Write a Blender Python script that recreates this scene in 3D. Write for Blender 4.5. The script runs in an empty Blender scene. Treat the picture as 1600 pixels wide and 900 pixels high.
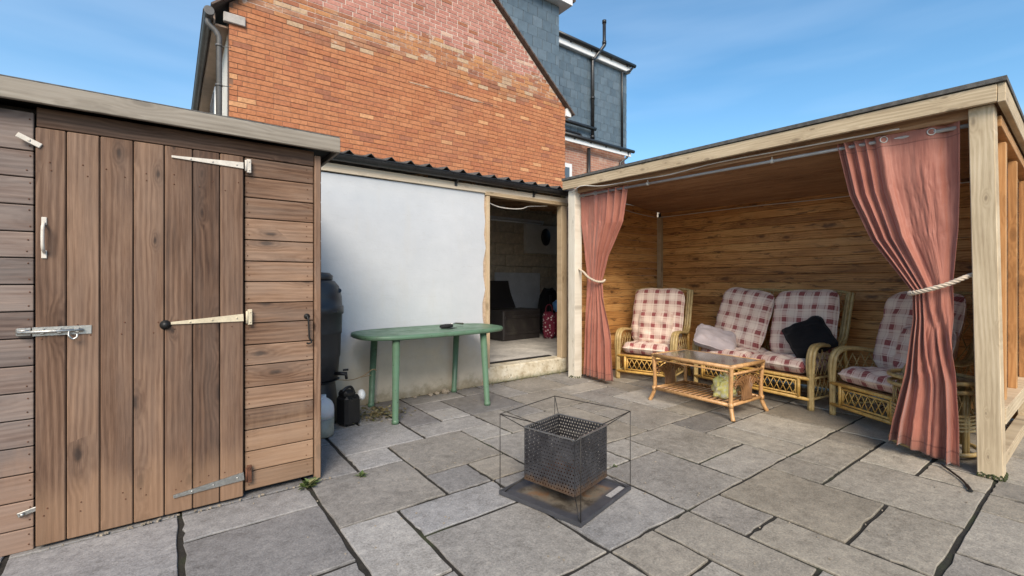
import bpy, math, random
from mathutils import Vector, Matrix
from mathutils.noise import noise as NZ
R = math.radians
random.seed(7)
sc = bpy.context.scene
col = sc.collection

# ------------------------------------------------------------------ camera
YAW = R(53.1)
cam = bpy.data.cameras.new('camera')
cam.sensor_fit = 'HORIZONTAL'; cam.sensor_width = 36.0; cam.lens = 36.0*710/1600
cam.shift_y = -10/1600
cam.clip_start = 0.05; cam.clip_end = 600
co = bpy.data.objects.new('camera', cam); col.objects.link(co)
co.location = (0, 0, 1.2)
fw = Vector((math.cos(YAW), math.sin(YAW), 0))
co.rotation_euler = fw.to_track_quat('-Z', 'Y').to_euler()
sc.camera = co

# ------------------------------------------------------------------ light
SUN_EL, SUN_AZ = 40.0, 234.0          # azimuth: degrees counter-clockwise from +X, the side the sun stands on
SUN_STRENGTH, SUN_ANGLE, SKY_STRENGTH = 2.1, 28.0, 0.102
wd = bpy.data.worlds.new('World'); sc.world = wd; wd.use_nodes = True
wn = wd.node_tree; wn.nodes.clear()
wo = wn.nodes.new('ShaderNodeOutputWorld'); wb = wn.nodes.new('ShaderNodeBackground')
sky = wn.nodes.new('ShaderNodeTexSky'); sky.sky_type = 'NISHITA'; sky.sun_disc = False
sky.sun_elevation = R(SUN_EL); sky.sun_rotation = R(90-SUN_AZ)
sky.air_density = 1.0; sky.dust_density = 1.1; sky.ozone_density = 2.2
tc = wn.nodes.new('ShaderNodeTexCoord'); mp = wn.nodes.new('ShaderNodeMapping')
mp.inputs['Scale'].default_value = (1.1, 1.1, 7.0)
cn = wn.nodes.new('ShaderNodeTexNoise'); cn.inputs['Scale'].default_value = 1.6
cn.inputs['Detail'].default_value = 4; cn.inputs['Roughness'].default_value = 0.42
cr_ = wn.nodes.new('ShaderNodeValToRGB')
cr_.color_ramp.elements[0].position = 0.40; cr_.color_ramp.elements[0].color = (0, 0, 0, 1)
cr_.color_ramp.elements[1].position = 0.85; cr_.color_ramp.elements[1].color = (0.24, 0.24, 0.24, 1)
cm = wn.nodes.new('ShaderNodeMixRGB'); cm.inputs['Color2'].default_value = (5.2, 6.0, 7.0, 1)
wn.links.new(tc.outputs['Generated'], mp.inputs['Vector']); wn.links.new(mp.outputs['Vector'], cn.inputs['Vector'])
wn.links.new(cn.outputs['Fac'], cr_.inputs['Fac']); wn.links.new(cr_.outputs['Color'], cm.inputs['Fac'])
hs = wn.nodes.new('ShaderNodeHueSaturation'); hs.inputs['Saturation'].default_value = 1.2; hs.inputs['Hue'].default_value = .49
wn.links.new(sky.outputs['Color'], hs.inputs['Color']); wn.links.new(hs.outputs['Color'], cm.inputs['Color1']); wn.links.new(cm.outputs['Color'], wb.inputs['Color'])
wb.inputs['Strength'].default_value = SKY_STRENGTH
wn.links.new(wb.outputs['Background'], wo.inputs['Surface'])

sl = bpy.data.lights.new('sun', 'SUN'); sl.energy = SUN_STRENGTH; sl.angle = R(SUN_ANGLE); sl.color = (1.0, 0.89, 0.73)
so = bpy.data.objects.new('sun', sl); col.objects.link(so)
sd = Vector((math.cos(R(SUN_AZ))*math.cos(R(SUN_EL)), math.sin(R(SUN_AZ))*math.cos(R(SUN_EL)), math.sin(R(SUN_EL))))
so.rotation_euler = sd.to_track_quat('Z', 'Y').to_euler(); so.location = (0, 0, 20)

sc.view_settings.view_transform = 'Standard'; sc.view_settings.look = 'None'
sc.view_settings.exposure = 1.08; sc.view_settings.gamma = 1.0
sc.render.engine = 'CYCLES'
sc.cycles.max_bounces = 10; sc.cycles.diffuse_bounces = 8

# ------------------------------------------------------------------ mesh helpers
class MB:
    def __init__(s): s.v = []; s.f = []; s.sm = []
    def add(s, vs, fs, smooth=False):
        n = len(s.v); s.v += [tuple(p) for p in vs]
        s.f += [tuple(i+n for i in f) for f in fs]; s.sm += [smooth]*len(fs); return s
    def box(s, c, d, b=0.0, M=None):
        x, y, z = d[0]/2, d[1]/2, d[2]/2
        if b <= 0:
            vs = [(i*x, j*y, k*z) for i in (-1, 1) for j in (-1, 1) for k in (-1, 1)]
            fs = [(0, 1, 3, 2), (4, 6, 7, 5), (0, 4, 5, 1), (2, 3, 7, 6), (0, 2, 6, 4), (1, 5, 7, 3)]
        else:
            b = min(b, x*.9, y*.9, z*.9)
            vs = []; idx = {}
            for i in (-1, 1):
                for j in (-1, 1):
                    for k in (-1, 1):
                        for a in range(3):
                            p = [i*x, j*y, k*z]
                            for q in range(3):
                                if q != a: p[q] -= (i, j, k)[q]*b
                            idx[(i, j, k, a)] = len(vs); vs.append(p)
            fs = []
            def quad(a, sgn):
                o = [q for q in range(3) if q != a]; r = []
                for u, w in ((-1, -1), (1, -1), (1, 1), (-1, 1)):
                    t = [0, 0, 0]; t[a] = sgn; t[o[0]] = u; t[o[1]] = w; r.append(idx[(*t, a)])
                if (a == 1) ^ (sgn < 0): r.reverse()
                return tuple(r)
            for a in range(3):
                for sgn in (-1, 1): fs.append(quad(a, sgn))
            for a in range(3):
                o = [q for q in range(3) if q != a]
                for u in (-1, 1):
                    for w in (-1, 1):
                        r = []
                        for e, ax in ((-1, o[0]), (1, o[0]), (1, o[1]), (-1, o[1])):
                            t = [0, 0, 0]; t[a] = e; t[o[0]] = u; t[o[1]] = w; r.append(idx[(*t, ax)])
                        fs.append(tuple(r))
            for i in (-1, 1):
                for j in (-1, 1):
                    for k in (-1, 1):
                        fs.append(tuple(idx[(i, j, k, a)] for a in range(3)))
        vs = [Vector(p) for p in vs]
        if M is not None: vs = [M @ p for p in vs]
        c = Vector(c)
        return s.add([p+c for p in vs], fs)
    def tube(s, pts, r, n=8, closed=False):
        pts = [Vector(p) for p in pts]; m = len(pts)
        rr = r if isinstance(r, (list, tuple)) else [r]*m
        tang = []
        for i in range(m):
            if closed: t = pts[(i+1) % m]-pts[i-1]
            else: t = pts[min(i+1, m-1)]-pts[max(i-1, 0)]
            tang.append(t.normalized() if t.length > 1e-9 else Vector((0, 0, 1)))
        up = Vector((0, 0, 1)) if abs(tang[0].z) < .9 else Vector((1, 0, 0))
        nx = tang[0].cross(up).normalized(); vs = []
        for i in range(m):
            nx = (nx-tang[i]*nx.dot(tang[i]))
            if nx.length < 1e-6: nx = tang[i].orthogonal()
            nx.normalize(); ny = tang[i].cross(nx)
            for k in range(n):
                a = 2*math.pi*k/n
                vs.append(pts[i]+(nx*math.cos(a)+ny*math.sin(a))*rr[i])
        fs = []
        for i in range(m if closed else m-1):
            i2 = (i+1) % m
            for k in range(n):
                k2 = (k+1) % n
                fs.append((i*n+k, i*n+k2, i2*n+k2, i2*n+k))
        s.add(vs, fs, True)
        if not closed:
            b = len(s.v)-m*n
            s.f.append(tuple(b+k for k in reversed(range(n)))); s.sm.append(False)
            s.f.append(tuple(b+(m-1)*n+k for k in range(n))); s.sm.append(False)
        return s
    def lathe(s, prof, n=24, c=(0, 0, 0), M=None, sx=1.0, sy=1.0):
        vs = []; c = Vector(c)
        for r, z in prof:
            for k in range(n):
                a = 2*math.pi*k/n
                p = Vector((r*math.cos(a)*sx, r*math.sin(a)*sy, z))
                vs.append((M @ p if M is not None else p)+c)
        fs = []
        for i in range(len(prof)-1):
            for k in range(n):
                k2 = (k+1) % n
                fs.append((i*n+k, i*n+k2, (i+1)*n+k2, (i+1)*n+k))
        s.add(vs, fs, True); b = len(s.v)-len(prof)*n
        s.f.append(tuple(b+k for k in reversed(range(n)))); s.sm.append(False)
        s.f.append(tuple(b+(len(prof)-1)*n+k for k in range(n))); s.sm.append(False)
        return s
    def prism(s, poly, z0, z1, M=None):
        n = len(poly)
        vs = [Vector((p[0], p[1], z0)) for p in poly]+[Vector((p[0], p[1], z1)) for p in poly]
        if M is not None: vs = [M @ p for p in vs]
        fs = [tuple(reversed(range(n))), tuple(range(n, 2*n))]
        fs += [(i, (i+1) % n, n+(i+1) % n, n+i) for i in range(n)]
        return s.add(vs, fs)
    def grid(s, P, smooth=True, flip=False):
        h, w = len(P), len(P[0]); vs = [p for row in P for p in row]; fs = []
        for i in range(h-1):
            for j in range(w-1):
                q = (i*w+j, i*w+j+1, (i+1)*w+j+1, (i+1)*w+j)
                fs.append(tuple(reversed(q)) if flip else q)
        return s.add(vs, fs, smooth)
    def mesh(s, name):
        me = bpy.data.meshes.new(name); me.from_pydata(s.v, [], s.f)
        me.polygons.foreach_set('use_smooth', s.sm); me.update(); return me

def link(name, me, mat, parent=None, loc=(0, 0, 0), rot=None):
    o = bpy.data.objects.new(name, me); col.objects.link(o)
    if mat is not None:
        if not me.materials: me.materials.append(mat)
        elif me.materials[0] != mat:
            o.material_slots[0].link = 'OBJECT'; o.material_slots[0].material = mat
    o.location = loc
    if rot is not None: o.rotation_euler = rot
    if parent: o.parent = parent
    return o
def part(name, mb, mat, parent, loc=(0, 0, 0), rot=None): return link(name, mb.mesh(name), mat, parent, loc, rot)
def tag(o, label, cat, group=None):
    o['label'] = label; o['category'] = cat
    if group: o['group'] = group
    return o
def thing(name, label, cat, loc=(0, 0, 0), rotz=0.0, group=None):
    o = bpy.data.objects.new(name, None); col.objects.link(o); o.location = loc; o.rotation_euler = (0, 0, rotz)
    o.empty_display_size = .1
    return tag(o, label, cat, group)
def structure(o): o['kind'] = 'structure'; return o
def stuff(o): o['kind'] = 'stuff'; return o

AX = {'x': Matrix(((1, 0, 0), (0, 0, -1), (0, 1, 0))),      # long on X, width on Z, thickness on Y
      'z': Matrix(((0, 1, 0), (0, 0, 1), (1, 0, 0))),       # long on Z, width on X, thickness on Y
      'y': Matrix(((0, 0, 1), (1, 0, 0), (0, 1, 0))),       # long on Y, width on Z, thickness on X
      'zx': Matrix(((0, 0, 1), (0, -1, 0), (1, 0, 0))),     # long on Z, width on Y, thickness on X
      'yf': Matrix(((0, -1, 0), (1, 0, 0), (0, 0, 1))),     # long on Y, width on X, flat
      'xf': Matrix(((1, 0, 0), (0, 1, 0), (0, 0, 1)))}
_pl = {}
def plank(name, parent, c, size, ax, mat, b=.003, rot=None):
    key = (round(size[0], 3), round(size[1], 3), round(size[2], 3), b)
    me = _pl.get(key)
    if me is None: me = _pl[key] = MB().box((0, 0, 0), size, b).mesh('plank')
    M = AX[ax] if rot is None else rot @ AX[ax]
    return link(name, me, mat, parent, c, M.to_euler())

def catmull(P, n=6):
    P = [Vector(p) for p in P]; out = []
    for i in range(len(P)-1):
        p0 = P[max(i-1, 0)]; p1 = P[i]; p2 = P[i+1]; p3 = P[min(i+2, len(P)-1)]
        for k in range(n):
            t = k/n
            out.append(.5*((2*p1)+(p2-p0)*t+(2*p0-5*p1+4*p2-p3)*t*t+(3*p1-p0-3*p2+p3)*t**3))
    out.append(P[-1]); return out

# ------------------------------------------------------------------ material helpers
class NT:
    def __init__(s, name):
        s.m = bpy.data.materials.new(name); s.m.use_nodes = True; s.t = s.m.node_tree
        s.b = s.t.nodes['Principled BSDF']; s.out = s.t.nodes['Material Output']
    def n(s, typ, **kw):
        nd = s.t.nodes.new('ShaderNode'+typ)
        for k, v in kw.items():
            if k.startswith('_'): setattr(nd, k[1:], v)
        for k, v in kw.items():
            if k.startswith('_'): continue
            sock = nd.inputs[int(k[1:])] if (k[0] == 'i' and k[1:].isdigit()) else nd.inputs[k.replace('__', ' ')]
            s.set(sock, v)
        return nd
    def set(s, sock, v):
        if isinstance(v, bpy.types.NodeSocket): s.t.links.new(v, sock)
        elif isinstance(v, bpy.types.Node): s.t.links.new(v.outputs[0], sock)
        elif isinstance(v, (tuple, list)) and sock.type == 'RGBA' and len(v) == 3: sock.default_value = (*v, 1)
        else: sock.default_value = v
    def P(s, **kw):
        for k, v in kw.items(): s.set(s.b.inputs[k.replace('__', ' ')], v)
        return s
    def math(s, op, a, b=0.0, c=0.0, clamp=False):
        nd = s.n('Math', _operation=op, _use_clamp=clamp); s.set(nd.inputs[0], a); s.set(nd.inputs[1], b)
        if len(nd.inputs) > 2: s.set(nd.inputs[2], c)
        return nd.outputs[0]
    def mix(s, f, a, b, mode='MIX'):
        nd = s.n('MixRGB', _blend_type=mode); s.set(nd.inputs[0], f); s.set(nd.inputs[1], a); s.set(nd.inputs[2], b)
        return nd.outputs[0]
    def noise(s, vec, scale, detail=4, rough=.55, dist=0.0):
        nd = s.n('TexNoise', Scale=scale, Detail=detail, Roughness=rough, Distortion=dist)
        if vec is not None: s.set(nd.inputs['Vector'], vec)
        return nd.outputs['Fac']
    def ss(s, x, a, b, lo=0.0, hi=1.0):
        nd = s.n('MapRange', _interpolation_type='SMOOTHSTEP'); s.set(nd.inputs[0], x)
        for i, v in zip((1, 2, 3, 4), (a, b, lo, hi)): s.set(nd.inputs[i], v)
        return nd.outputs[0]
    def map(s, vec, scale=(1, 1, 1), loc=(0, 0, 0), rot=(0, 0, 0)):
        nd = s.n('Mapping'); s.set(nd.inputs['Vector'], vec); s.set(nd.inputs['Scale'], scale)
        s.set(nd.inputs['Location'], loc); s.set(nd.inputs['Rotation'], rot); return nd.outputs[0]
    def obj(s): return s.n('TexCoord').outputs['Object']
    def pos(s): return s.n('NewGeometry').outputs['Position']
    def rnd(s): return s.n('ObjectInfo').outputs['Random']
    def isl(s): return s.n('NewGeometry').outputs['Random Per Island']
    def sep(s, v):
        nd = s.n('SeparateXYZ'); s.set(nd.inputs[0], v); return nd.outputs
    def comb(s, x, y, z):
        nd = s.n('CombineXYZ')
        for i, v in enumerate((x, y, z)): s.set(nd.inputs[i], v)
        return nd.outputs[0]
    def ramp(s, f, stops):
        nd = s.n('ValToRGB'); e = nd.color_ramp.elements
        while len(e) < len(stops): e.new(.5)
        for q, (p, c) in zip(e, stops): q.position = p; q.color = (*c, 1)
        s.set(nd.inputs[0], f); return nd.outputs[0]
    def bump(s, h, strength=.3, dist=.01):
        nd = s.n('Bump', Strength=strength, Distance=dist); s.set(nd.inputs['Height'], h)
        s.set(s.b.inputs['Normal'], nd.outputs[0]); return s
    def off(s, v, k=37.0):
        """vector plus a per-object random shift"""
        r = s.math('MULTIPLY', s.rnd(), k)
        nd = s.n('VectorMath', _operation='ADD'); s.set(nd.inputs[0], v); s.set(nd.inputs[1], s.comb(r, s.math('MULTIPLY', r, .37), s.math('MULTIPLY', r, 1.7)))
        return nd.outputs[0]

def plain(name, c, rough=.6, metal=0.0, var=.12, scale=8.0, bump=.15, bscale=None, spec=.5):
    m = NT(name); p = m.obj()
    n = m.noise(p, scale, 5, .6); n2 = m.noise(p, scale*6, 4, .6)
    f = m.math('ADD', m.math('MULTIPLY', n, .65), m.math('MULTIPLY', n2, .35))
    lo = tuple(x*(1-var*1.6) for x in c); hi = tuple(min(1, x*(1+var*1.6)) for x in c)
    m.P(Base__Color=m.ramp(f, [(.25, lo), (.75, hi)]), Roughness=m.ss(n2, .2, .8, max(.05, rough-.12), min(1, rough+.12)), Metallic=metal)
    m.b.inputs['Specular IOR Level'].default_value = spec
    if bump: m.bump(m.noise(p, bscale or scale*9, 3, .6), bump, .004)
    return m.m

def wood(name, lo, mid, hi, knot=.55, rough=.72, kscale=1.0, grey=None, bleach=None, stain=0.0, tone=.22, spec=.35):
    """boards long on local X, wide on local Y: rings, fibre, knots, each board its own cut"""
    m = NT(name); o = m.obj(); q = m.off(o, 53.0)
    x, y, z = m.sep(q)[:3]
    # knots
    kv = m.comb(m.math('MULTIPLY', x, 2.6*kscale), m.math('MULTIPLY', y, 7.0*kscale), 0.0)
    wob = m.noise(m.comb(m.math('MULTIPLY', x, 18), m.math('MULTIPLY', y, 18), z), 1.0, 2)
    vo = m.n('TexVoronoi', _voronoi_dimensions='2D', Scale=1.0, Randomness=1.0); m.set(vo.inputs['Vector'], kv)
    csep = m.n('SeparateColor'); m.set(csep.inputs[0], vo.outputs['Color'])
    d = m.math('ADD', m.math('DIVIDE', vo.outputs['Distance'], m.math('MULTIPLY_ADD', csep.outputs[1], 1.1, .45)), m.math('MULTIPLY', m.math('SUBTRACT', wob, .5), .16))
    has = m.math('GREATER_THAN', csep.outputs[0], .36)
    km = m.math('MULTIPLY', m.ss(d, .03, .105, 1, 0), has)
    halo = m.math('MULTIPLY', m.ss(d, .05, .42, 1, 0), has)
    # growth rings bent round the knots
    ly = m.noise(m.comb(m.math('MULTIPLY', x, 1.1), m.math('MULTIPLY', y, 5.0), z), 1.0, 3, .5)
    yy = m.math('ADD', m.math('ADD', y, m.math('MULTIPLY', ly, .075)), m.math('MULTIPLY', halo, .035))
    ring = m.math('MULTIPLY_ADD', m.math('SINE', m.math('MULTIPLY', yy, 260.0)), .5, .5)
    rmask = m.ss(m.noise(m.comb(m.math('MULTIPLY', x, 1.3), m.math('MULTIPLY', y, 16.0), z), 1.0, 3, .6), .42, .66)
    ring = m.math('MULTIPLY_ADD', m.math('SUBTRACT', ring, .5), m.math('SUBTRACT', 1.0, rmask), .5)
    ringk = m.math('MULTIPLY_ADD', m.math('SINE', m.math('MULTIPLY', d, 60.0)), .5, .5)
    ring = m.mix(m.math('MULTIPLY', halo, .7), ring, ringk)
    fib = m.noise(m.comb(m.math('MULTIPLY', x, 9.0), m.math('MULTIPLY', y, 330.0), z), 1.0, 4, .65)
    blot = m.noise(m.comb(m.math('MULTIPLY', x, 2.2), m.math('MULTIPLY', y, 9.0), z), 1.0, 4, .6)
    f = m.math('ADD', m.math('MULTIPLY', ring, .15), m.math('MULTIPLY', fib, .40))
    f = m.math('ADD', f, m.math('MULTIPLY', blot, .45))
    f = m.math('ADD', f, m.math('MULTIPLY', m.math('SUBTRACT', m.rnd(), .5), tone))
    c = m.ramp(f, [(.28, lo), (.50, mid), (.74, hi)])
    if stain:
        sv = m.noise(m.comb(m.math('MULTIPLY', x, 3.0), m.math('MULTIPLY', y, 14.0), z), 1.3, 5, .7, .6)
        c = m.mix(m.math('MULTIPLY', m.ss(sv, .53, .68), stain), c, tuple(v*.32 for v in lo))
    c = m.mix(m.math('MULTIPLY', m.math('MULTIPLY', halo, m.ss(fib, .35, .6)), .75*knot), c, lo)
    c = m.mix(m.math('MULTIPLY', km, knot), c, tuple(v*.45 for v in lo))
    if grey:
        gcol, gamt = grey
        gn = m.noise(m.comb(m.math('MULTIPLY', x, 1.7), m.math('MULTIPLY', y, 12.0), z), 1.0, 5, .65)
        c = m.mix(m.math('MULTIPLY', m.ss(gn, .35, .65), gamt), c, gcol)
    if bleach:      # splash-worn foot of the boards: (colour, height, amount)
        bc, bz, ba = bleach
        pz = m.sep(m.pos())[2]
        edge = m.math('ADD', pz, m.math('MULTIPLY', m.math('SUBTRACT', m.noise(m.map(m.pos(), (9, 9, 2.2)), 1.0, 5, .65), .5), bz*1.1))
        c = m.mix(m.math('MULTIPLY', m.ss(edge, bz*.55, bz*1.15, 1, 0), ba), c, m.mix(f, tuple(v*.75 for v in bc), bc))
    m.P(Base__Color=c, Roughness=m.ss(f, .3, .8, min(1, rough+.1), rough-.1))
    m.b.inputs['Specular IOR Level'].default_value = spec
    h = m.math('SUBTRACT', m.math('ADD', m.math('MULTIPLY', fib, .6), m.math('MULTIPLY', ring, .3)), m.math('MULTIPLY', km, .3))
    m.bump(h, .35, .0022)
    return m.m

# ------------------------------------------------------------------ materials
M_SHED = wood('shed_boards', (.050, .025, .015), (.140, .078, .048), (.27, .165, .105), knot=1.0, grey=((.165, .118, .092), .28), bleach=((.36, .215, .125), .30, .42), tone=.24)
M_SHED_L = wood('shed_boards_grey', (.075, .050, .042), (.165, .115, .094), (.275, .205, .168), knot=.7, grey=((.19, .17, .16), .45), bleach=((.42, .255, .165), .42, .45), tone=.25)
M_SHED_R = wood('shed_boards_tan', (.075, .037, .021), (.195, .110, .066), (.345, .215, .137), knot=1.0, grey=((.235, .185, .15), .3), bleach=((.42, .265, .16), .48, .42), tone=.28)
M_FASCIA = wood('weathered_fascia', (.14, .115, .09), (.255, .22, .175), (.37, .33, .275), knot=.6, grey=((.30, .265, .22), .5))
M_PALE = wood('pale_softwood', (.32, .235, .145), (.51, .40, .26), (.68, .56, .395), knot=.6, rough=.75, tone=.10, kscale=1.5)
M_PALER = wood('near_white_softwood', (.46, .40, .31), (.66, .60, .50), (.78, .73, .63), knot=.4, rough=.8, tone=.1, kscale=1.5)  # nearly white softwood for the left shelter post
M_ORANGE = wood('orange_softwood', (.24, .115, .04), (.42, .22, .085), (.58, .34, .15), knot=.5, tone=.15)
M_STAIN = wood('stained_cladding', (.175, .066, .018), (.51, .235, .068), (.75, .43, .16), knot=.8, rough=.55, kscale=.75, stain=.8, tone=.17, spec=.5)
M_CEIL = wood('dark_roof_boards', (.17, .085, .042), (.33, .18, .092), (.50, .30, .165), knot=.3, rough=.7, tone=.15)
M_JAMB = wood('raw_door_timber', (.26, .18, .10), (.42, .31, .19), (.56, .43, .28), knot=.5)
M_EAVE = wood('cream_eave_board', (.42, .33, .23), (.56, .46, .34), (.68, .58, .45), knot=.25)
M_DARKBACK = plain('dark_gap', (.012, .009, .007), .95, var=.3)
M_FELT = plain('mineral_felt', (.095, .09, .082), .95, var=.5, scale=25, bump=.6, bscale=300)
M_ROOFDARK = plain('weathered_corrugated_sheet', (.085, .075, .066), .8, var=.45, scale=6)
M_GUTTER = plain('black_pvc', (.018, .018, .019), .35, var=.3, scale=10, bump=.05)
M_GREYGUT = plain('grey_brown_gutter', (.11, .105, .10), .5, var=.25)
M_WHITEPVC = plain('white_pvc', (.78, .78, .77), .4, var=.05, bump=.02)
M_STEEL = plain('zinc_steel', (.46, .45, .42), .45, 1.0, .12, 20)
M_PAINTW = plain('flaking_white_paint', (.60, .55, .48), .65, var=.15, scale=30, bump=.3)
M_CREAMMETAL = plain('cream_painted_iron', (.56, .48, .34), .6, var=.18, scale=25)
M_RUST = plain('rusty_iron', (.13, .055, .03), .85, .3, .5, 40, .5)
M_BLACKIRON = plain('black_iron', (.016, .015, .014), .5, .3, .3, 25)
M_CONC = None
def mk_render():
    m = NT('white_render'); p = m.pos(); z = m.sep(p)[2]
    big = m.noise(p, 1.4, 5, .6); fine = m.noise(p, 38, 5, .65); mid = m.noise(p, 7, 5, .6)
    c = m.ramp(m.math('ADD', m.math('MULTIPLY', big, .6), m.math('MULTIPLY', mid, .4)), [(.3, (.46, .48, .505)), (.7, (.54, .555, .575))])
    # foot of the wall: patchy beige band, browner at the ground
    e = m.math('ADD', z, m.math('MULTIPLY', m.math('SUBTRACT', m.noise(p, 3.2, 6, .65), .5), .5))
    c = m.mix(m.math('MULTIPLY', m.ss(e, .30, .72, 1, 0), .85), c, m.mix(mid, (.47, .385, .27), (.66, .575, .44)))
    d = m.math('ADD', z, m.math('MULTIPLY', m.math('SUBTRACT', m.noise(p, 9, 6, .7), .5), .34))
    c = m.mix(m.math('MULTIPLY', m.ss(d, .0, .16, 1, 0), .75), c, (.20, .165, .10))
    c = m.mix(m.math('MULTIPLY', m.ss(m.noise(p, 55, 3, .5), .70, .76), .35), c, (.25, .23, .2))
    cr = m.noise(m.map(p, (.55, .55, 5.5)), 1.0, 5, .6, .3)
    c = m.mix(m.math('MULTIPLY', m.ss(m.math('ABSOLUTE', m.math('SUBTRACT', cr, .5)), .001, .004, 1, 0), .16), c, (.36, .34, .31))
    c = m.mix(m.math('MULTIPLY', m.ss(m.noise(m.map(p, (6, 6, 1.1)), 1.0, 5, .65), .54, .74), .25), c, (.50, .48, .44))
    m.P(Base__Color=c, Roughness=.85); m.bump(m.math('ADD', m.math('MULTIPLY', fine, .5), m.math('ADD', m.math('MULTIPLY', mid, 1.0), m.math('MULTIPLY', m.noise(m.map(p, (3, 3, 9)), 1.0, 4), 1.0))), .25, .01)
    return m.m
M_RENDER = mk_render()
def mk_step():
    m = NT('old_painted_step'); p = m.pos()
    a = m.noise(p, 5, 6, .7); b = m.noise(p, 22, 5, .7)
    c = m.ramp(a, [(.32, (.30, .23, .14)), (.5, (.56, .49, .36)), (.68, (.70, .66, .55))])
    c = m.mix(m.ss(b, .58, .7), c, (.22, .18, .12))
    z = m.sep(p)[2]
    c = m.mix(m.math('MULTIPLY', m.ss(m.math('ADD', z, m.math('MULTIPLY', m.math('SUBTRACT', b, .5), .12)), .0, .07, 1, 0), .8), c, (.075, .085, .03))
    m.P(Base__Color=c, Roughness=.9); m.bump(m.math('ADD', a, m.math('MULTIPLY', b, .5)), .7, .02); return m.m
M_STEP = mk_step()
def mk_slab():
    m = NT('concrete_paving'); p = m.pos(); q = m.off(m.obj(), 71)
    r = m.rnd()
    ry = m.math('FRACT', m.math('MULTIPLY', r, 17.31))
    base = m.ramp(r, [(.0, (.165, .160, .154)), (.25, (.255, .251, .243)), (.5, (.215, .206, .190)), (.75, (.325, .322, .312)), (1.0, (.195, .191, .191))])
    # warmer to the right of the yard, bluer by the shed, shifted slab by slab
    big = m.noise(q, 2.3, 5, .6); mid = m.noise(q, 19, 6, .75); fine = m.noise(q, 105, 5, .8); speck = m.noise(q, 230, 2, .5)
    wx = m.sep(p)
    warm = m.ss(m.math('ADD', m.math('SUBTRACT', wx[0], wx[1]), m.math('MULTIPLY', ry, 2.2)), -1.0, 3.4)
    base = m.mix(1.0, base, m.mix(warm, (.98, .955, .965), (1.15, 1.03, .86)), 'MULTIPLY')
    v = m.math('ADD', m.math('MULTIPLY', big, .26), m.math('ADD', m.math('MULTIPLY', mid, .34), m.math('MULTIPLY', fine, .48)))
    c = m.mix(1.0, base, m.ramp(v, [(.42, (.56, .55, .53)), (.54, (1.0, 1.0, 1.0)), (.66, (1.5, 1.49, 1.45))]), 'MULTIPLY')
    c = m.mix(m.math('MULTIPLY', m.ss(m.noise(q, 5.5, 6, .75, .8), .58, .72), .35), c, (.095, .088, .072))
    c = m.mix(m.math('MULTIPLY', m.ss(speck, .66, .74), .45), c, (.42, .41, .38))
    c = m.mix(m.math('MULTIPLY', m.ss(m.noise(q, 60, 4, .6), .63, .70), .5), c, (.06, .055, .045))
    m.P(Base__Color=c, Roughness=m.ss(mid, .3, .7, .62, .85)); m.b.inputs['Specular IOR Level'].default_value = .35
    m.bump(m.math('ADD', m.math('MULTIPLY', mid, 1.0), m.math('MULTIPLY', fine, .6)), .6, .009); return m.m
M_SLAB = mk_slab()
def mk_joint():
    m = NT('joint_sand'); p = m.pos()
    a = m.noise(p, 45, 5, .7); g = m.noise(p, 1.6, 4, .6)
    c = m.ramp(a, [(.3, (.008, .007, .005)), (.7, (.030, .025, .019))])
    c = m.mix(m.math('MULTIPLY', m.ss(g, .53, .66), .55), c, (.040, .052, .014))
    m.P(Base__Color=c, Roughness=.95); m.bump(a, .8, .01); return m.m
M_JOINT = mk_joint()
M_GROUND = plain('garden_soil', (.07, .06, .042), .95, var=.4, scale=3, bump=.5)
M_FLOOR = plain('dusty_concrete_floor', (.47, .44, .40), .9, var=.35, scale=3.5, bump=.4, bscale=30)
M_BLOCK = plain('concrete_block', (.45, .38, .30), .95, var=.3, scale=12, bump=.7, bscale=90)
M_BLKMORTAR = plain('block_mortar', (.42, .39, .35), .95, var=.2)

def mk_brick(name, stops, pale, dark, soot, pc=(.60, .31, .155), smear=(.66, .4)):
    m = NT(name); r = m.math('FRACT', m.math('ADD', m.rnd(), m.math('MULTIPLY', m.isl(), 1.0)))
    r2 = m.math('FRACT', m.math('MULTIPLY', r, 13.7)); p = m.pos()
    c = m.ramp(r, stops)
    c = m.mix(m.math('GREATER_THAN', r2, pale), c, pc)
    c = m.mix(m.math('LESS_THAN', r2, dark), c, (.35, .14, .08))
    a = m.noise(p, 26, 5, .7); b = m.noise(p, .9, 5, .65)
    c = m.mix(1.0, c, m.ramp(a, [(.28, (.68, .66, .64)), (.55, (1, 1, 1)), (.78, (1.22, 1.2, 1.18))]), 'MULTIPLY')
    c = m.mix(m.math('MULTIPLY', m.ss(b, .50, .72), soot), c, (.30, .15, .10))
    c = m.mix(m.math('MULTIPLY', m.ss(m.noise(m.map(p, (3.5, 1, 7)), 1.0, 6, .7), smear[0], smear[0]+.12), smear[1]), c, (.56, .46, .36))
    m.P(Base__Color=c, Roughness=.9); m.b.inputs['Specular IOR Level'].default_value = .25
    m.bump(a, .4, .006); return m.m
M_BRICK = mk_brick('orange_brick', [(.0, (.425, .160, .076)), (.3, (.465, .186, .087)), (.55, (.50, .212, .102)), (.8, (.45, .178, .087)), (1, (.41, .153, .078))], .975, .035, .22)
M_BRICKP = mk_brick('pink_red_brick', [(.0, (.43, .185, .140)), (.4, (.48, .22, .17)), (.7, (.51, .245, .19)), (1, (.40, .175, .135))], .985, .05, .22, (.6, .4, .3), (.58, .6))
M_BRICKM = mk_brick('patched_old_brick', [(.0, (.32, .135, .078)), (.3, (.44, .19, .088)), (.6, (.50, .235, .105)), (.85, (.40, .20, .12)), (1, (.28, .12, .075))], .86, .12, .35, (.52, .36, .23), (.56, .7))
M_MORTAR = plain('dark_brick_mortar', (.20, .105, .065), .95, var=.3, scale=5)
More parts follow.
